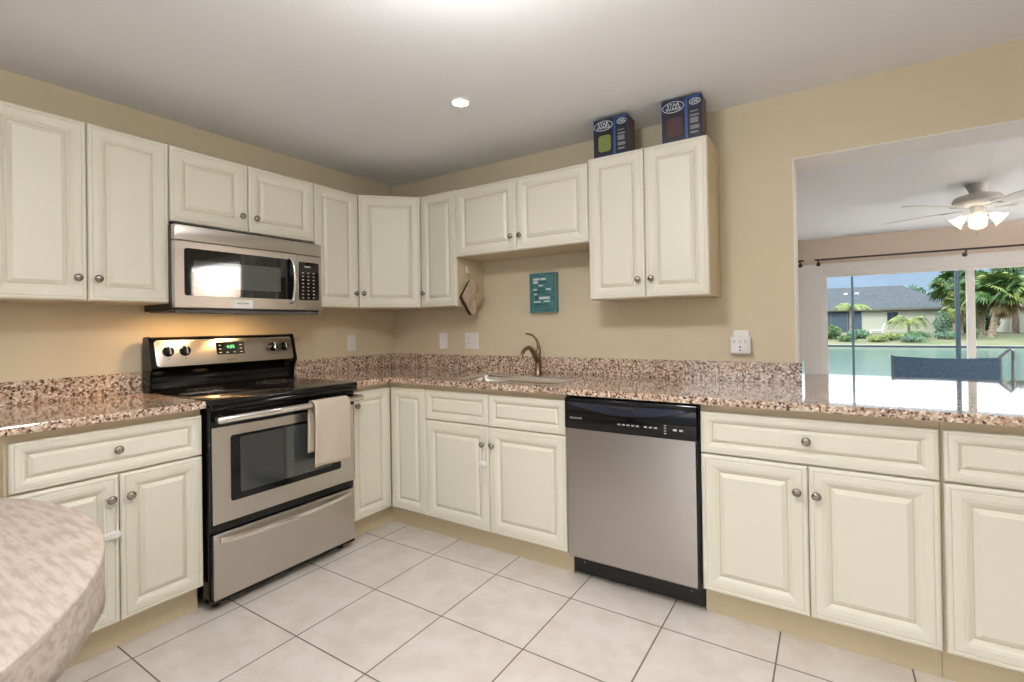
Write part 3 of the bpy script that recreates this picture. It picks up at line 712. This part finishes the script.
bm = NB(); dia(bm, -.168, 1.404, .106, .116, -.006, .008); o = link('back_pad', bm, M['brown'], r, smooth=60); o['label'] = 'dark brown pad behind the beige one'
bm = NB(); tube(bm, [MK @ Vector(p) for p in ((-.160, -.026, 1.522), (-.176, -.024, 1.545), (-.190, -.020, 1.5755), (-.197, -.018, 1.556), (-.176, -.018, 1.530), (-.162, -.020, 1.520))], .0025, 6); link('hanging_loop', bm, M['quilt'], r)
# child locks
def childlock(label, Mb, x, zk, drop, wid):
    r = thing('cabinet_lock', label, 'child lock', Mb @ Vector((x, -.03, zk-drop)), 'white plastic cabinet locks')
    y = -.028
    bm = NB(); hw = wid*.36
    pts = [Mb @ Vector(p) for p in [(x-hw*.9, y, zk-drop)]+[(x-hw*math.cos(a), y, zk+.0+.011*math.sin(a)) for a in [PI*i/10 for i in range(11)]]+[(x+hw*.9, y, zk-drop)]]
    tube(bm, pts, .0026, 8); link('cord', bm, M['plastic'], r, smooth=50)
    bm = NB(); rrect(bm, wid, .026, .010, .014, Mb @ Matrix.Translation((x-wid/2, y+.007, zk-drop-.013)), bev=.004)
    for i in range(5): box(bm, x-wid*.36+i*wid*.16, x-wid*.32+i*wid*.16, y-.0095, y-.0065, zk-drop-.008, zk-drop+.008, M_=Mb)
    link('slide_clasp', bm, M['plastic'], r, smooth=40)
    bm = NB()
    for dx, L in ((-hw*.9, .10), (hw*.8, .055)):
        tube(bm, [Mb @ Vector(p) for p in ((x+dx, y, zk-drop-.013), (x+dx*1.05, y+.002, zk-drop-L*.6), (x+dx*.95, y+.001, zk-drop-L))], .0022, 8)
    link('cord_ends', bm, M['plastic'], r, smooth=50)
childlock('white childproof lock looped on the knob left of the stove', MVb, -2.013, .590, .135, .058)
childlock('white childproof lock looped on the knob under the sink', MSb, 1.331, .585, .105, .044)

# boxes on the right upper cabinet
def toybox(label, x0, x1, yf, dp, h, patch, yaw):
    z0 = UT+.0105
    r = thing('toy_box', label, 'box', ((x0+x1)/2, yf+dp/2, z0), 'blue boxes on the cabinet')
    Mx = Matrix.Translation((x0, yf, z0)) @ Matrix.Rotation(yaw, 4, 'Z'); w = x1-x0; fw_ = w*.60
    bm = NB(); box(bm, 0, w, 0, dp, 0, h, bev=.0015, M_=Mx)
    for f in bm.faces: f.material_index = 0
    link('carton', bm, M['navy'], r)
    bm = NB(); rrect(bm, dp-.008, h-.008, .003, .0006, Mx @ frame((w+.0001, .004, .004), (0, 1, 0))); o = link('side_print', bm, M['boxside'], r)
    F = lambda x, z: Mx @ Matrix.Translation((x, -.0001, z))
    bm = NB(); rrect(bm, w*.055, h-.004, .002, .0006, F(fw_, .002)); rrect(bm, w*.36, .008, .002, .0006, F(fw_+.004, h-.012)); link('blue_band', bm, M['blue'], r)
    bm = NB(); rrect(bm, fw_-.014, h*.62, .004, .0006, F(.008, .010)); pc = link('picture_panel', bm, M['dkcard'], r)
    bm = NB(); rrect(bm, fw_*.62, h*.44, .016, .0006, Mx @ Matrix.Translation((fw_*.25, -.0009, h*.12))); link('picture_patch', bm, M[patch], r)
    bm = NB(); rrect(bm, w*.29, h*.66, .003, .0006, F(w*.68, .012)); link('text_panel', bm, M['dkcard'], r)
    bm = NB()
    for q, (zz, hh) in enumerate(((.60, .03), (.50, .045), (.34, .13), (.20, .09), (.10, .05))):
        rrect(bm, w*(.20+.02*(q % 2)), h*hh, .002, .0006, Mx @ Matrix.Translation((w*.72, -.0009, h*zz)))
    link('small_print', bm, M['grey_card'], r)
    bm = NB()      # oval outline around the logo
    for (cx, cz, rx, rz_) in ((fw_*.50, h*.815, fw_*.45, h*.125), (w*.84, h*.84, w*.13, h*.07)):
        tube(bm, [Mx @ Vector((cx+rx*math.cos(2*PI*i/32), -.001, cz+rz_*math.sin(2*PI*i/32))) for i in range(33)], .0014, 5)
    merge(bm, text_bm('STAR', .023, Mx @ Matrix.Translation((fw_*.50, -.0012, h*.825)), align='CENTER', sx=1.15))
    merge(bm, text_bm('WARS', .023, Mx @ Matrix.Translation((fw_*.50, -.0012, h*.735)), align='CENTER', sx=1.15))
    merge(bm, text_bm('STAR', .013, Mx @ Matrix.Translation((w*.84, -.0012, h*.84)), align='CENTER')); merge(bm, text_bm('WARS', .013, Mx @ Matrix.Translation((w*.84, -.0012, h*.80)), align='CENTER'))
    link('logo', bm, M['wink'], r)
toybox('dark blue box with a green picture patch, the left box on the cabinet', 1.848, 2.036, -.286, .115, .199, 'olive', 0)
toybox('dark blue box with a dark picture, the right box on the cabinet', 2.214, 2.404, -.286, .110, .207, 'maroon', 0)

# ------------------------------------------------------------------ lights
def downlight(x, y, label):
    r = thing('recessed_light', label, 'ceiling light', (x, y, CZ), 'recessed ceiling lights')
    bm = NB(); lathe(bm, [(.040, CZ-.0005), (.052, CZ-.0005), (.054, CZ-.004), (.046, CZ-.007), (.040, CZ-.005)], 28, Matrix.Translation((x, y, 0)), cap=(False, False)); link('trim_ring', bm, M['white'], r, smooth=40)
    bm = NB(); lathe(bm, [(.041, CZ-.001), (.041, CZ-.004), (.03, CZ-.0055), (.001, CZ-.006)], 28, Matrix.Translation((x, y, 0))); link('lens', bm, M['can'], r)
def spot(x, y, w):
    l = bpy.data.lights.new('recessed_beam', 'SPOT'); l.energy = w; l.spot_size = math.radians(125); l.spot_blend = .8; l.shadow_soft_size = .04; l.color = (1, .97, .93)
    o = bpy.data.objects.new('recessed_beam', l); COL.objects.link(o); o.location = (x, y, CZ-.012)
downlight(1.383, -.840, 'small round recessed ceiling light above the corner'); spot(1.383, -.840, 6)
for x, y, t in ((3.45, -1.25, 'added recessed fill light out of frame in front of the pass-through'), (1.25, -2.35, 'added recessed fill light out of frame near the left cabinets'), (3.3, -3.5, 'added recessed fill light out of frame behind the camera'), (2.35, -2.75, 'added recessed fill light out of frame beside the round table')):
    downlight(x, y, t); spot(x, y, 15)  # extra unseen downlights, added so floor bounce lifts the ceiling
def added_torchiere(x, y, label, st, mname):  # unseen lamp, added so its uplight brightens the ceiling
    r = thing('added_floor_lamp', label, 'lamp', (x, y, 0), 'added uplight floor lamps'); T = Matrix.Translation((x, y, 0))
    bm = NB(); lathe(bm, [(.14, 0), (.14, .012), (.12, .02), (.02, .03), (.012, .05)], 28, T); link('base', bm, M['bronze'], r, smooth=40)
    bm = NB(); tube(bm, [(x, y, .04), (x, y, 1.60)], .012, 12); link('pole', bm, M['bronze'], r, smooth=60)
    bm = NB(); lathe(bm, [(.02, 1.58), (.06, 1.60), (.13, 1.65), (.175, 1.71), (.180, 1.71), (.170, 1.705), (.125, 1.655), (.05, 1.615)], 32, T, cap=(True, True)); link('shade', bm, M['bronze'], r, smooth=50)
    bm = NB(); lathe(bm, [(.05, 1.652), (.10, 1.672), (.095, 1.680), (.001, 1.684)], 24, T); link('bulb', bm, mat(mname, (1, 1, 1, 1), .5, emit=((1, .97, .93, 1), st)), r, smooth=60)
added_torchiere(4.85, -3.35, 'added bronze uplight fill lamp by the right wall, out of frame', 300, 'added_uplight_bulb')
added_torchiere(7.4, 2.2, 'added bronze uplight fill lamp in the far room, out of frame', 3600, 'added_uplight_bulb_far')
r = thing('ceiling_lamp', 'round flush ceiling lamp in the middle of the kitchen', 'ceiling light', (2.18, -1.87, CZ))
bm = NB(); lathe(bm, [(.07, CZ-.0005), (.07, CZ-.012), (.02, CZ-.02), (.012, CZ-.022), (.012, CZ-.14)], 32, Matrix.Translation((2.18, -1.87, 0))); link('canopy', bm, M['white'], r, smooth=40)
bm = NB(); lathe(bm, [(.09, CZ-.13), (.125, CZ-.145), (.135, CZ-.165), (.125, CZ-.19), (.09, CZ-.21), (.001, CZ-.22)], 32, Matrix.Translation((2.18, -1.87, 0))); link('diffuser', bm, M['lamp'], r, smooth=60)

# ceiling fan of the far room
fx, fy = 3.944, 2.733
r = thing('ceiling_fan', 'white ceiling fan with four lit glass shades beyond the pass-through', 'ceiling fan', (fx, fy, CZ))
T0 = Matrix.Translation((fx, fy, 0))
bm = NB(); lathe(bm, [(.075, CZ-.0005), (.072, CZ-.02), (.055, CZ-.055), (.05, CZ-.085)], 24, T0); link('canopy', bm, M['fanw'], r, smooth=50)
bm = NB(); lathe(bm, [(.05, CZ-.080), (.10, CZ-.088), (.145, CZ-.103), (.160, CZ-.128), (.157, CZ-.152), (.135, CZ-.166), (.09, CZ-.178), (.06, CZ-.182)], 32, T0); link('motor_housing', bm, M['fanw'], r, smooth=40)
bm = NB(); lathe(bm, [(.05, CZ-.182), (.052, CZ-.20), (.052, CZ-.265), (.04, CZ-.285), (.01, CZ-.292)], 24, T0); link('switch_housing', bm, M['fanw'], r, smooth=40)
for k in range(5):
    a = math.radians(149+72*k); R_ = T0 @ Matrix.Rotation(a, 4, 'Z')
    bm = NB(); zb = CZ-.198
    Tb = R_ @ Matrix.Translation((0, 0, zb)) @ Matrix.Rotation(math.radians(-10), 4, 'X')
    outl = [(.20, -.050), (.62, -.068), (.665, -.05), (.675, 0), (.665, .05), (.62, .068), (.20, .055)]
    loft(bm, [[Tb @ Vector((x, y, -.003)) for x, y in outl], [Tb @ Vector((x, y, .003)) for x, y in outl]])
    bl = link('blade', bm, M['white'], r)
    bm = NB(); box(bm, .10, .24, -.022, .022, -.010, -.0035, bev=.002, M_=Tb); link('blade_iron', bm, M['fanw'], bl)
for k in range(4):
    a = math.radians(259+90*k); d = Vector((math.cos(a), math.sin(a), 0))
    bm = NB(); tube(bm, [Vector((fx, fy, CZ-.256))+d*.04, Vector((fx, fy, CZ-.250))+d*.07, Vector((fx, fy, CZ-.268))+d*.088], .008, 8); arm = link('lamp_arm', bm, M['fanw'], r, smooth=50)
    ax = (d*.75+Vector((0, 0, -.66))).normalized(); o0 = Vector((fx, fy, CZ-.262))+d*.082
    K = Matrix.Translation(o0) @ ax.to_track_quat('Z', 'Y').to_matrix().to_4x4() @ Matrix.Scale(.84, 4)
    bm = NB(); prof = [(.026, 0), (.032, .012), (.038, .035), (.050, .065), (.066, .088), (.072, .098)]
    lathe(bm, prof+[(rr-.003, zz) for rr, zz in prof[::-1]], 20, K, cap=(False, False)); link('glass_shade', bm, M['shade'], arm, smooth=60)
    bm = NB(); lathe(bm, [(.010, .0), (.012, .02), (.024, .045), (.026, .062), (.015, .080), (.001, .084)], 14, K); link('bulb', bm, mat('bulb', (1, 1, 1, 1), .5, emit=((1, .92, .82, 1), 22)), arm, smooth=60)
bm = NB(); tube(bm, [(fx-.01, fy-.03, CZ-.255), (fx-.01, fy-.03, CZ-.40)], .0022, 6); lathe(bm, [(.002, CZ-.43), (.006, CZ-.42), (.006, CZ-.405), (.002, CZ-.40)], 8, Matrix.Translation((fx-.01, fy-.03, 0))); link('pull_chain', bm, M['fanw'], r)

# curtain rods
def crod(name, label, x0, x1, brs):
    r = thing(name, label, 'curtain rod', ((x0+x1)/2, FY-.09, 2.03), 'dark curtain rods')
    z = 2.035; y = FY-.10
    bm = NB(); tube(bm, [(x0, y, z), (x1, y, z)], .012, 10); link('rod', bm, M['rod'], r, smooth=50)
    for x in brs:
        bm = NB(); tube(bm, [(x, y, z-.006), (x, y+.03, z-.05), (x, FY-.0185, z-.055)], .010, 8); lathe(bm, [(.026, 0), (.022, .008), (.004, .010)], 14, frame((x, FY-.0182, z-.055)) @ Matrix.Rotation(PI/2, 4, 'X')); link('bracket', bm, M['rod'], r, smooth=50)
crod('curtain_rod', 'long thin dark curtain rod above the sliding glass door', 2.74, 6.4, (2.78, 4.27, 5.9))
crod('curtain_rod', 'dark curtain rod end just left of the sliding door rod', 1.4, 2.615, (1.6, 2.57))

# chair in the far room
r = thing('bar_chair', 'navy sling-back chair with pale metal frame behind the counter', 'chair', (3.475, 1.33, 0))
bm = NB(); n = 14; R = []; XA, XB, YB = 3.236, 3.716, 1.13
for i in range(n+1):
    s = i/n; x = XA+s*(XB-XA); b = .030*math.sin(PI*s)
    R.append([Vector((x, YB-b, .846)), Vector((x, YB-.005-b, .846)), Vector((x, YB-.018-b, .91)), Vector((x, YB-.012-b, .988-.008*math.sin(PI*s))), Vector((x, YB-.002-b, .988-.008*math.sin(PI*s))), Vector((x, YB-.007-b, .91))])
loft(bm, R); link('backrest', bm, M['sling'], r, smooth=50)
bm = NB()
for x in (XA-.005, XB+.005): tube(bm, [(x, YB, .992), (x, YB, .80), (x, YB+.014, .62)], .009, 10)
tube(bm, arc((XA-.005, YB, .846), ((XA+XB)/2, YB-.05, .842), (XB+.005, YB, .846), 8), .008, 8)
tube(bm, [(XB+.005, YB, .99), (XB+.036, YB+.01, 1.022), (XB+.052, YB+.02, 1.036), (XB+.066, YB+.03, 1.02), (XB+.068, YB+.05, .82), (XB+.03, YB+.14, .62)], .008, 10)
link('back_frame', bm, M['alum'], r, smooth=50)
bm = NB(); box(bm, XA, XB, YB+.01, YB+.43, .60, .63, bev=.012); link('seat', bm, M['sling'], r)
for x, y in ((XA, YB+.02), (XB, YB+.02), (XA, YB+.42), (XB, YB+.42)):
    bm = NB(); tube(bm, [(x, y, .605), (x+(x-3.475)*.08, y+(y-1.35)*.1, .0)], .012, 10); link('leg', bm, M['alum'], r, smooth=50)
bm = NB(); tube(bm, [(XA, YB+.01, .22), (XB, YB+.01, .22), (XB, YB+.43, .22), (XA, YB+.43, .22), (XA, YB+.01, .22)], .008, 8); link('footrest', bm, M['alum'], r)

# ------------------------------------------------------------------ round table with its cloth, foreground left
tx, ty, tr, tz = 1.238, -3.20, .931, .74
r = thing('round_table', 'round table hidden under the pale marbled tablecloth', 'table', (tx, ty, 0))
bm = NB(); lathe(bm, [(tr-.012, tz-.034), (tr-.006, tz-.030), (tr-.006, tz-.008), (tr-.012, tz-.004)], 64, Matrix.Translation((tx, ty, 0))); link('tabletop', bm, M['darkwood'], r)
bm = NB(); lathe(bm, [(.06, .06), (.05, .2), (.045, .45), (.08, .66), (.12, tz-.034)], 24, Matrix.Translation((tx, ty, 0))); link('pedestal', bm, M['darkwood'], r, smooth=50)
for k in range(4):
    a = PI/4+PI/2*k; bm = NB(); tube(bm, [(tx+.04*math.cos(a), ty+.04*math.sin(a), .16), (tx+.22*math.cos(a), ty+.22*math.sin(a), .10), (tx+.42*math.cos(a), ty+.42*math.sin(a), .022)], [.035, .03, .022], 10); link('leg', bm, M['darkwood'], r, smooth=50)
bm = NB(); N = 240; rings = []
def cr(rad, z, w, hem=0):
    out = []
    for k in range(N):
        a = 2*PI*k/N; f = w*(math.sin(a*13+.6)*.6+math.sin(a*22+1.3)*.4)
        out.append(Vector((tx+(rad+f)*math.cos(a), ty+(rad+f)*math.sin(a), z+hem*math.sin(a*13+.6))))
    return out
rings = [cr(.05, tz, 0), cr(.5, tz, 0), cr(.85, tz, 0), cr(tr+.004, tz-.0002, 0), cr(tr+.007, tz-.002, 0), cr(tr+.008, tz-.006, 0), cr(tr+.0085, tz-.03, .001), cr(tr+.010, tz-.06, .003, .001), cr(tr+.011, tz-.094, .005, .003)]
loft(bm, rings, cap=(True, False))
o = tag(link('tablecloth', bm, M['cloth'], None, smooth=70, loc=(tx, ty, tz)), 'pale marbled tablecloth on the round table in the left foreground', 'tablecloth')
mo = o.modifiers.new('s', 'SOLIDIFY'); mo.thickness = .002; mo.offset = -1

# ------------------------------------------------------------------ outdoors
bxs('patio_deck', M['deck'], (-6, 16, FY+.15, 8.4, -.15, -.03))
bm = NB(); prism(bm, [(8.4, -2), (8.4, -.16), (9.1, -.9), (9.1, -2)], -60, 90, lambda u, v, a: (a, u, v)); struct('near_bank', bm, M['grass'])
bxs('canal_water', M['water'], (-60, 90, 9.02, 42, -1.6, -.84))
bxs('canal_seawall', M['seawall'], (-60, 90, 42, 42.3, -1.6, -.62))
bm = NB(); prism(bm, [(42.3, -2), (42.3, -.63), (47, -.38), (53, -.10), (62, -.08), (140, -.05), (140, -2)], -80, 120, lambda u, v, a: (a, u, v)); struct('far_lawn', bm, M['grass'])
# screen cage
r = thing('screen_enclosure', 'dark metal patio screen frame outside the sliding door', 'screen enclosure', (4.5, 8.2, -.03))
for x, w in ((.35, .07), (1.80, .04), (3.255, .036), (4.71, .06), (6.2, .04), (7.65, .075), (9.1, .04)):
    bm = NB(); box(bm, x-w/2, x+w/2, 8.17, 8.23, -.03, 3.0, bev=.004); link('post', bm, M['cage'], r)
bm = NB(); box(bm, .35, 9.1, 8.175, 8.225, .72, .755); link('chair_rail', bm, M['cage'], r)
bm = NB(); box(bm, .35, 9.1, 8.175, 8.225, 2.16, 2.24); link('middle_beam', bm, M['cage'], r)
bm = NB(); box(bm, .35, 9.1, 8.175, 8.225, 2.94, 3.0); link('top_beam', bm, M['cage'], r)

def house(name, label, x0, x1, y0, y1, zb, ze, zr, ov, roofm, wallm, wins=(), lanai=None, hipl=4.0):
    r = thing(name, label, 'house', ((x0+x1)/2, (y0+y1)/2, zb))
    bm = NB(); box(bm, x0, x1, y0, y1, zb-.3, ze); link('walls', bm, wallm, r)
    X0, X1, Y0_, Y1_ = x0-ov, x1+ov, y0-ov, y1+ov; ym = (y0+y1)/2
    bm = NB(); v = [bm.verts.new(p) for p in ((X0, Y0_, ze), (X1, Y0_, ze), (X1, Y1_, ze), (X0, Y1_, ze), (X0+hipl, ym, zr), (X1-hipl, ym, zr))]
    for f in ((0, 1, 5, 4), (1, 2, 5), (2, 3, 4, 5), (3, 0, 4), (0, 3, 2, 1)): bm.faces.new([v[i] for i in f])
    link('roof', bm, roofm, r)
    bm = NB(); box(bm, X0, X1, Y0_-.03, Y0_, ze-.16, ze+.02); box(bm, X1, X1+.03, Y0_, Y1_, ze-.16, ze+.02); link('fascia', bm, M['fascia'], r)
    for (a, b, c, d) in wins:
        bm = NB()
        for q in ((a-.06, b+.06, c-.06, c), (a-.06, b+.06, d, d+.06), (a-.06, a, c, d), (b, b+.06, c, d), ((a+b)/2-.03, (a+b)/2+.03, c, d)): box(bm, q[0], q[1], y0-.06, y0-.002, q[2], q[3])
        w = link('window', bm, M['hdark'], r)
        bm = NB(); box(bm, a, b, y0-.03, y0-.003, c, d); link('pane', bm, M['hglass'], w)
    if lanai:
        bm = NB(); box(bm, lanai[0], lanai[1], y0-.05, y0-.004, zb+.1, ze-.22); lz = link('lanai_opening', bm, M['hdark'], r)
        x = lanai[0]
        while x < lanai[1]: bm = NB(); box(bm, x-.04, x+.04, y0-.12, y0-.055, zb, ze-.2); x += 1.4; link('lanai_post', bm, M['fascia'], r)
    return r
hs = house('neighbour_house', 'low cream house with wide grey roof across the canal', -9, 12.5, 58.3, 68, -.10, 2.32, 4.85, .55, M['roof'], M['hwall'], ((7.75, 8.5, .85, 1.88),), (-4, 5.6), 3.75)
for x in (4.2, 5.2):
    bm = NB(); box(bm, x, x+.35, 61.4, 61.8, 3.6, 4.15, bev=.03); link('roof_vent', bm, M['plastic'], hs)
house('neighbour_house', 'pale house partly seen at the right behind the palms', 16.2, 26, 57, 66, -.1, 2.2, 4.0, .5, M['rroof'], M['hwall'], (), None, 3)
house('neighbour_house', 'distant pink-roofed house between the grey roof and the palms', 13.6, 22, 76, 84, -.1, 1.9, 3.6, .4, M['rroof'], M['hwall'], (), None, 2.4)

def leafball(bm, c, rx, rz, n, s, mi=0, rnd=None):
    for _ in range(n):
        while True:
            p = Vector((random.uniform(-1, 1), random.uniform(-1, 1), random.uniform(-1, 1)))
            if .35 < p.length < 1: break
        p = Vector((p.x*rx, p.y*rx, p.z*rz))+Vector(c)
        a = Vector((random.gauss(0, 1), random.gauss(0, 1), random.gauss(0, 1))).normalized(); b = a.orthogonal().normalized()
        k = s*random.uniform(.6, 1.3)
        v = [bm.verts.new(p+a*k), bm.verts.new(p+b*k*.5), bm.verts.new(p-a*k), bm.verts.new(p-b*k*.5)]
        bm.faces.new(v).material_index = mi
def frond_fan(bm, o, d, L, mi, nl=12, spread=1.9):    # fan leaf: radiating blades
    d = Vector(d).normalized(); side = d.cross(Vector((0, 0, 1)))
    side = side.normalized() if side.length > .01 else Vector((1, 0, 0)); ro = Matrix.Rotation(random.uniform(-1.2, 1.2), 3, d); side = ro @ side; up = side.cross(d)
    base = Vector(o)+d*L*.45
    tube(bm, [o, base], .02, 4, mi=mi)
    for i in range(nl):
        a = (i/(nl-1)-.5)*spread; q = (d*math.cos(a)+side*math.sin(a)).normalized(); l = L*.6*random.uniform(.85, 1.1)
        w = up.cross(q)*.045*L
        tip = base+q*l+Vector((0, 0, -.35*l)); mid = base+q*l*.55
        v = [bm.verts.new(p) for p in (base, mid+w, tip, mid-w)]; bm.faces.new(v).material_index = mi
def fan_palm(label, x, y, zb, h, rad, nf=46, lean=0, skirt=True, group='palms across the canal', lm='leaf1'):
    r = thing('palm_tree', label, 'palm tree', (x, y, zb), group)
    top = Vector((x+lean, y, zb+h))
    bm = NB(); tube(bm, arc((x, y, zb-.15), (x+lean*.3, y, zb+h*.5), top, 8), [.24-.008*i for i in range(9)], 10); link('trunk', bm, M['trunk'], r, smooth=50)
    bm = NB()
    for i in range(nf):
        el = random.uniform(-.45, 1.35); az = random.uniform(0, 2*PI)
        d = Vector((math.cos(az)*math.cos(el), math.sin(az)*math.cos(el), math.sin(el)))
        frond_fan(bm, top, d, rad*random.uniform(.85, 1.1), random.choice((0, 0, 1)))
    link('fronds', bm, [M[lm], M['leaf2']], r)
    if skirt:
        bm = NB()
        for i in range(16):
            az = random.uniform(0, 2*PI); el = random.uniform(-1.4, -.8)
            frond_fan(bm, top-Vector((0, 0, .1)), (math.cos(az)*math.cos(el), math.sin(az)*math.cos(el), math.sin(el)), rad*.8, 0, 8, 1.0)
        link('dry_skirt', bm, M['dead'], r)
def feather_palm(label, x, y, zb, h, L, nf, lm, up=.6, group='palms across the canal', cat='palm tree'):
    r = thing('palm_tree' if h > .8 else 'palm_shrub', label, cat, (x, y, zb), group)
    top = Vector((x, y, zb+h))
    bm = NB(); tube(bm, [(x, y, zb-.15), top], [.13, .08], 8); link('trunk', bm, M['trunk'], r, smooth=50)
    bm = NB()
    for i in range(nf):
        az = 2*PI*i/nf+random.uniform(-.3, .3); l = L*random.uniform(.8, 1.1); hd = Vector((math.cos(az), math.sin(az), 0)); u = up*random.uniform(.6, 1.3)
        P = arc(top, top+hd*l*.55+Vector((0, 0, l*u)), top+hd*l+Vector((0, 0, -l*.15)), 10)
        tube(bm, P, .018, 4)
        for k in range(1, 11):
            t = (P[k]-P[k-1]).normalized(); sd = t.cross(Vector((0, 0, 1))).normalized()
            for s in (-1, 1):
                for f in (0, .5):
                    b = P[k-1].lerp(P[k], f); ll = l*.30*math.sin(PI*(k+f)/12)
                    tip = b+sd*s*ll+t*ll*.5+Vector((0, 0, -ll*.45))
                    w = t*.05*l*.5
                    bm.faces.new([bm.verts.new(p) for p in (b-w, b+w, tip)])
    link('fronds', bm, M[lm], r)
def bush(label, x, y, zb, rx, h, m, n=700, s=.12, name='shrub', group='shrubs across the canal', cat='shrub'):
    r = thing(name, label, cat, (x, y, zb), group)
    bm = NB(); tube(bm, [(x, y, zb-.2), (x, y, zb+h*.6)], [.12, .06], 8); link('stem', bm, M['trunk'], r)
    bm = NB(); leafball(bm, (x, y, zb+h*.55), rx, h*.5, n, s); leafball(bm, (x-.4*rx, y, zb+h*.4), rx*.7, h*.4, n//3, s); leafball(bm, (x+.4*rx, y, zb+h*.45), rx*.7, h*.42, n//3, s)
    link('foliage', bm, M[m], r)
feather_palm('young palm with arching yellow-green fronds in front of the house left', 4.45, 50.0, -.25, 2.55, 1.6, 15, 'leaf2', .55)
feather_palm('bushy low palm in front of the cream wall right of the window', 8.6, 51.0, -.18, .75, 1.7, 15, 'leaf2', 1.0, cat='palm')
bush('small grey-green tree before the right end of the cream wall', 10.6, 49.6, -.2, .6, 2.0, 'leaf4', 520, .10, 'small_tree', None, 'tree')
bush('low leafy shrub at the left edge of the sliding door view', 2.9, 47.0, -.38, .8, 1.15, 'leaf1', 700, .10)
bush('low shrub beneath the young yellow-green palm', 4.9, 47.8, -.38, .8, .80, 'leaf4', 500, .10)
bush('light green shrub on the lawn below the house window', 7.0, 46.0, -.40, .75, .55, 'leaf2', 500, .08)
bush('reddish green shrub in front of the cream wall', 8.6, 46.5, -.38, .8, .65, 'leaf1', 500, .08)
bush('sparse green shrub near the seawall under the grey-green tree', 10.5, 47.3, -.38, .75, .6, 'leaf4', 400, .08)
bush('straggly yellow-green shrub low on the bank left of the chair back', 6.0, 44.6, -.52, .7, .5, 'leaf2', 420, .08)
bush('grey-green shrub low on the bank above the middle of the chair', 8.1, 44.4, -.52, .8, .55, 'leaf4', 420, .08)
bush('small green shrub low on the bank near the left screen post', 4.0, 44.8, -.5, .65, .5, 'leaf1', 400, .08)
bush('dark green hedge clump at the right end of the grey-roofed house', 12.9, 54.5, -.1, 1.15, 2.0, 'leaf1', 1500, .12)
bush('bright green shrub between the screen post and door frame', 12.0, 47.2, -.38, .35, 1.0, 'leaf1', 300, .08)
bush('round dark green shrub at the right behind the leaning palm', 17.2, 53.0, -.1, .9, 2.1, 'leaf1', 1200, .12)
bush('deep green bush between the palm trunks', 14.2, 56.5, -.1, 1.3, 2.6, 'leaf3', 1500, .14)
fan_palm('tall fan palm crown left of the sliding door mullion', 12.0, 53.0, -.1, 4.1, 1.9, 60, .0)
fan_palm('broad fan palm right of the mullion with straight trunk', 13.1, 50.5, -.15, 3.6, 1.9, 64, .1)
fan_palm('fan palm with a leaning pale trunk at the right', 13.45, 49.2, -.2, 3.3, 2.0, 70, .55, lm='leaf1')
fan_palm('tall dark fan palm at the right behind the leaning one', 15.9, 54.0, -.1, 5.0, 2.0, 60, .1, lm='leaf3')
fan_palm('short fan palm with drooping yellow fronds beside the mullion', 11.75, 50.2, -.15, 2.3, 1.5, 46, .1, lm='leaf2')
for i, (x, y, h, w) in enumerate(((11.2, 91, 5.6, 2.3), (14.3, 100, 6.6, 2.4), (17.0, 91, 5.9, 2.4), (21.5, 100, 7.0, 2.6), (23.5, 91, 6.6, 2.8), (28.5, 100, 7.4, 2.8), (33, 91, 7.4, 3.0))):
    bush(('leftmost', 'second', 'third', 'fourth', 'fifth', 'sixth', 'rightmost')[i]+' of the dark trees on the skyline behind the houses', x, y, -.1, w, h, 'leaf3', 1100, .3, 'background_tree', 'trees on the skyline', 'tree')
# white patio chair on the lawn
r = thing('lawn_chair', 'white lawn chair on the grass before the cream house', 'chair', (6.5, 54, -.09))
bm = NB(); box(bm, 6.1, 7.0, 53.7, 54.25, .24, .31, bev=.02); link('seat', bm, M['plastic'], r)
bm = NB(); prism(bm, [(6.92, .25), (7.02, .25), (7.22, .85), (7.10, .85)], 53.7, 54.25, lambda u, v, a: (u, a, v)); link('backrest', bm, M['plastic'], r)
for x in (6.15, 6.95):
    for y in (53.73, 54.22): bm = NB(); tube(bm, [(x, y, .24), (x+(x-6.55)*.25, y, -.09)], .03, 6); link('leg', bm, M['plastic'], r)

for o in bpy.data.objects:
    if '_o' in o: del o['_o']
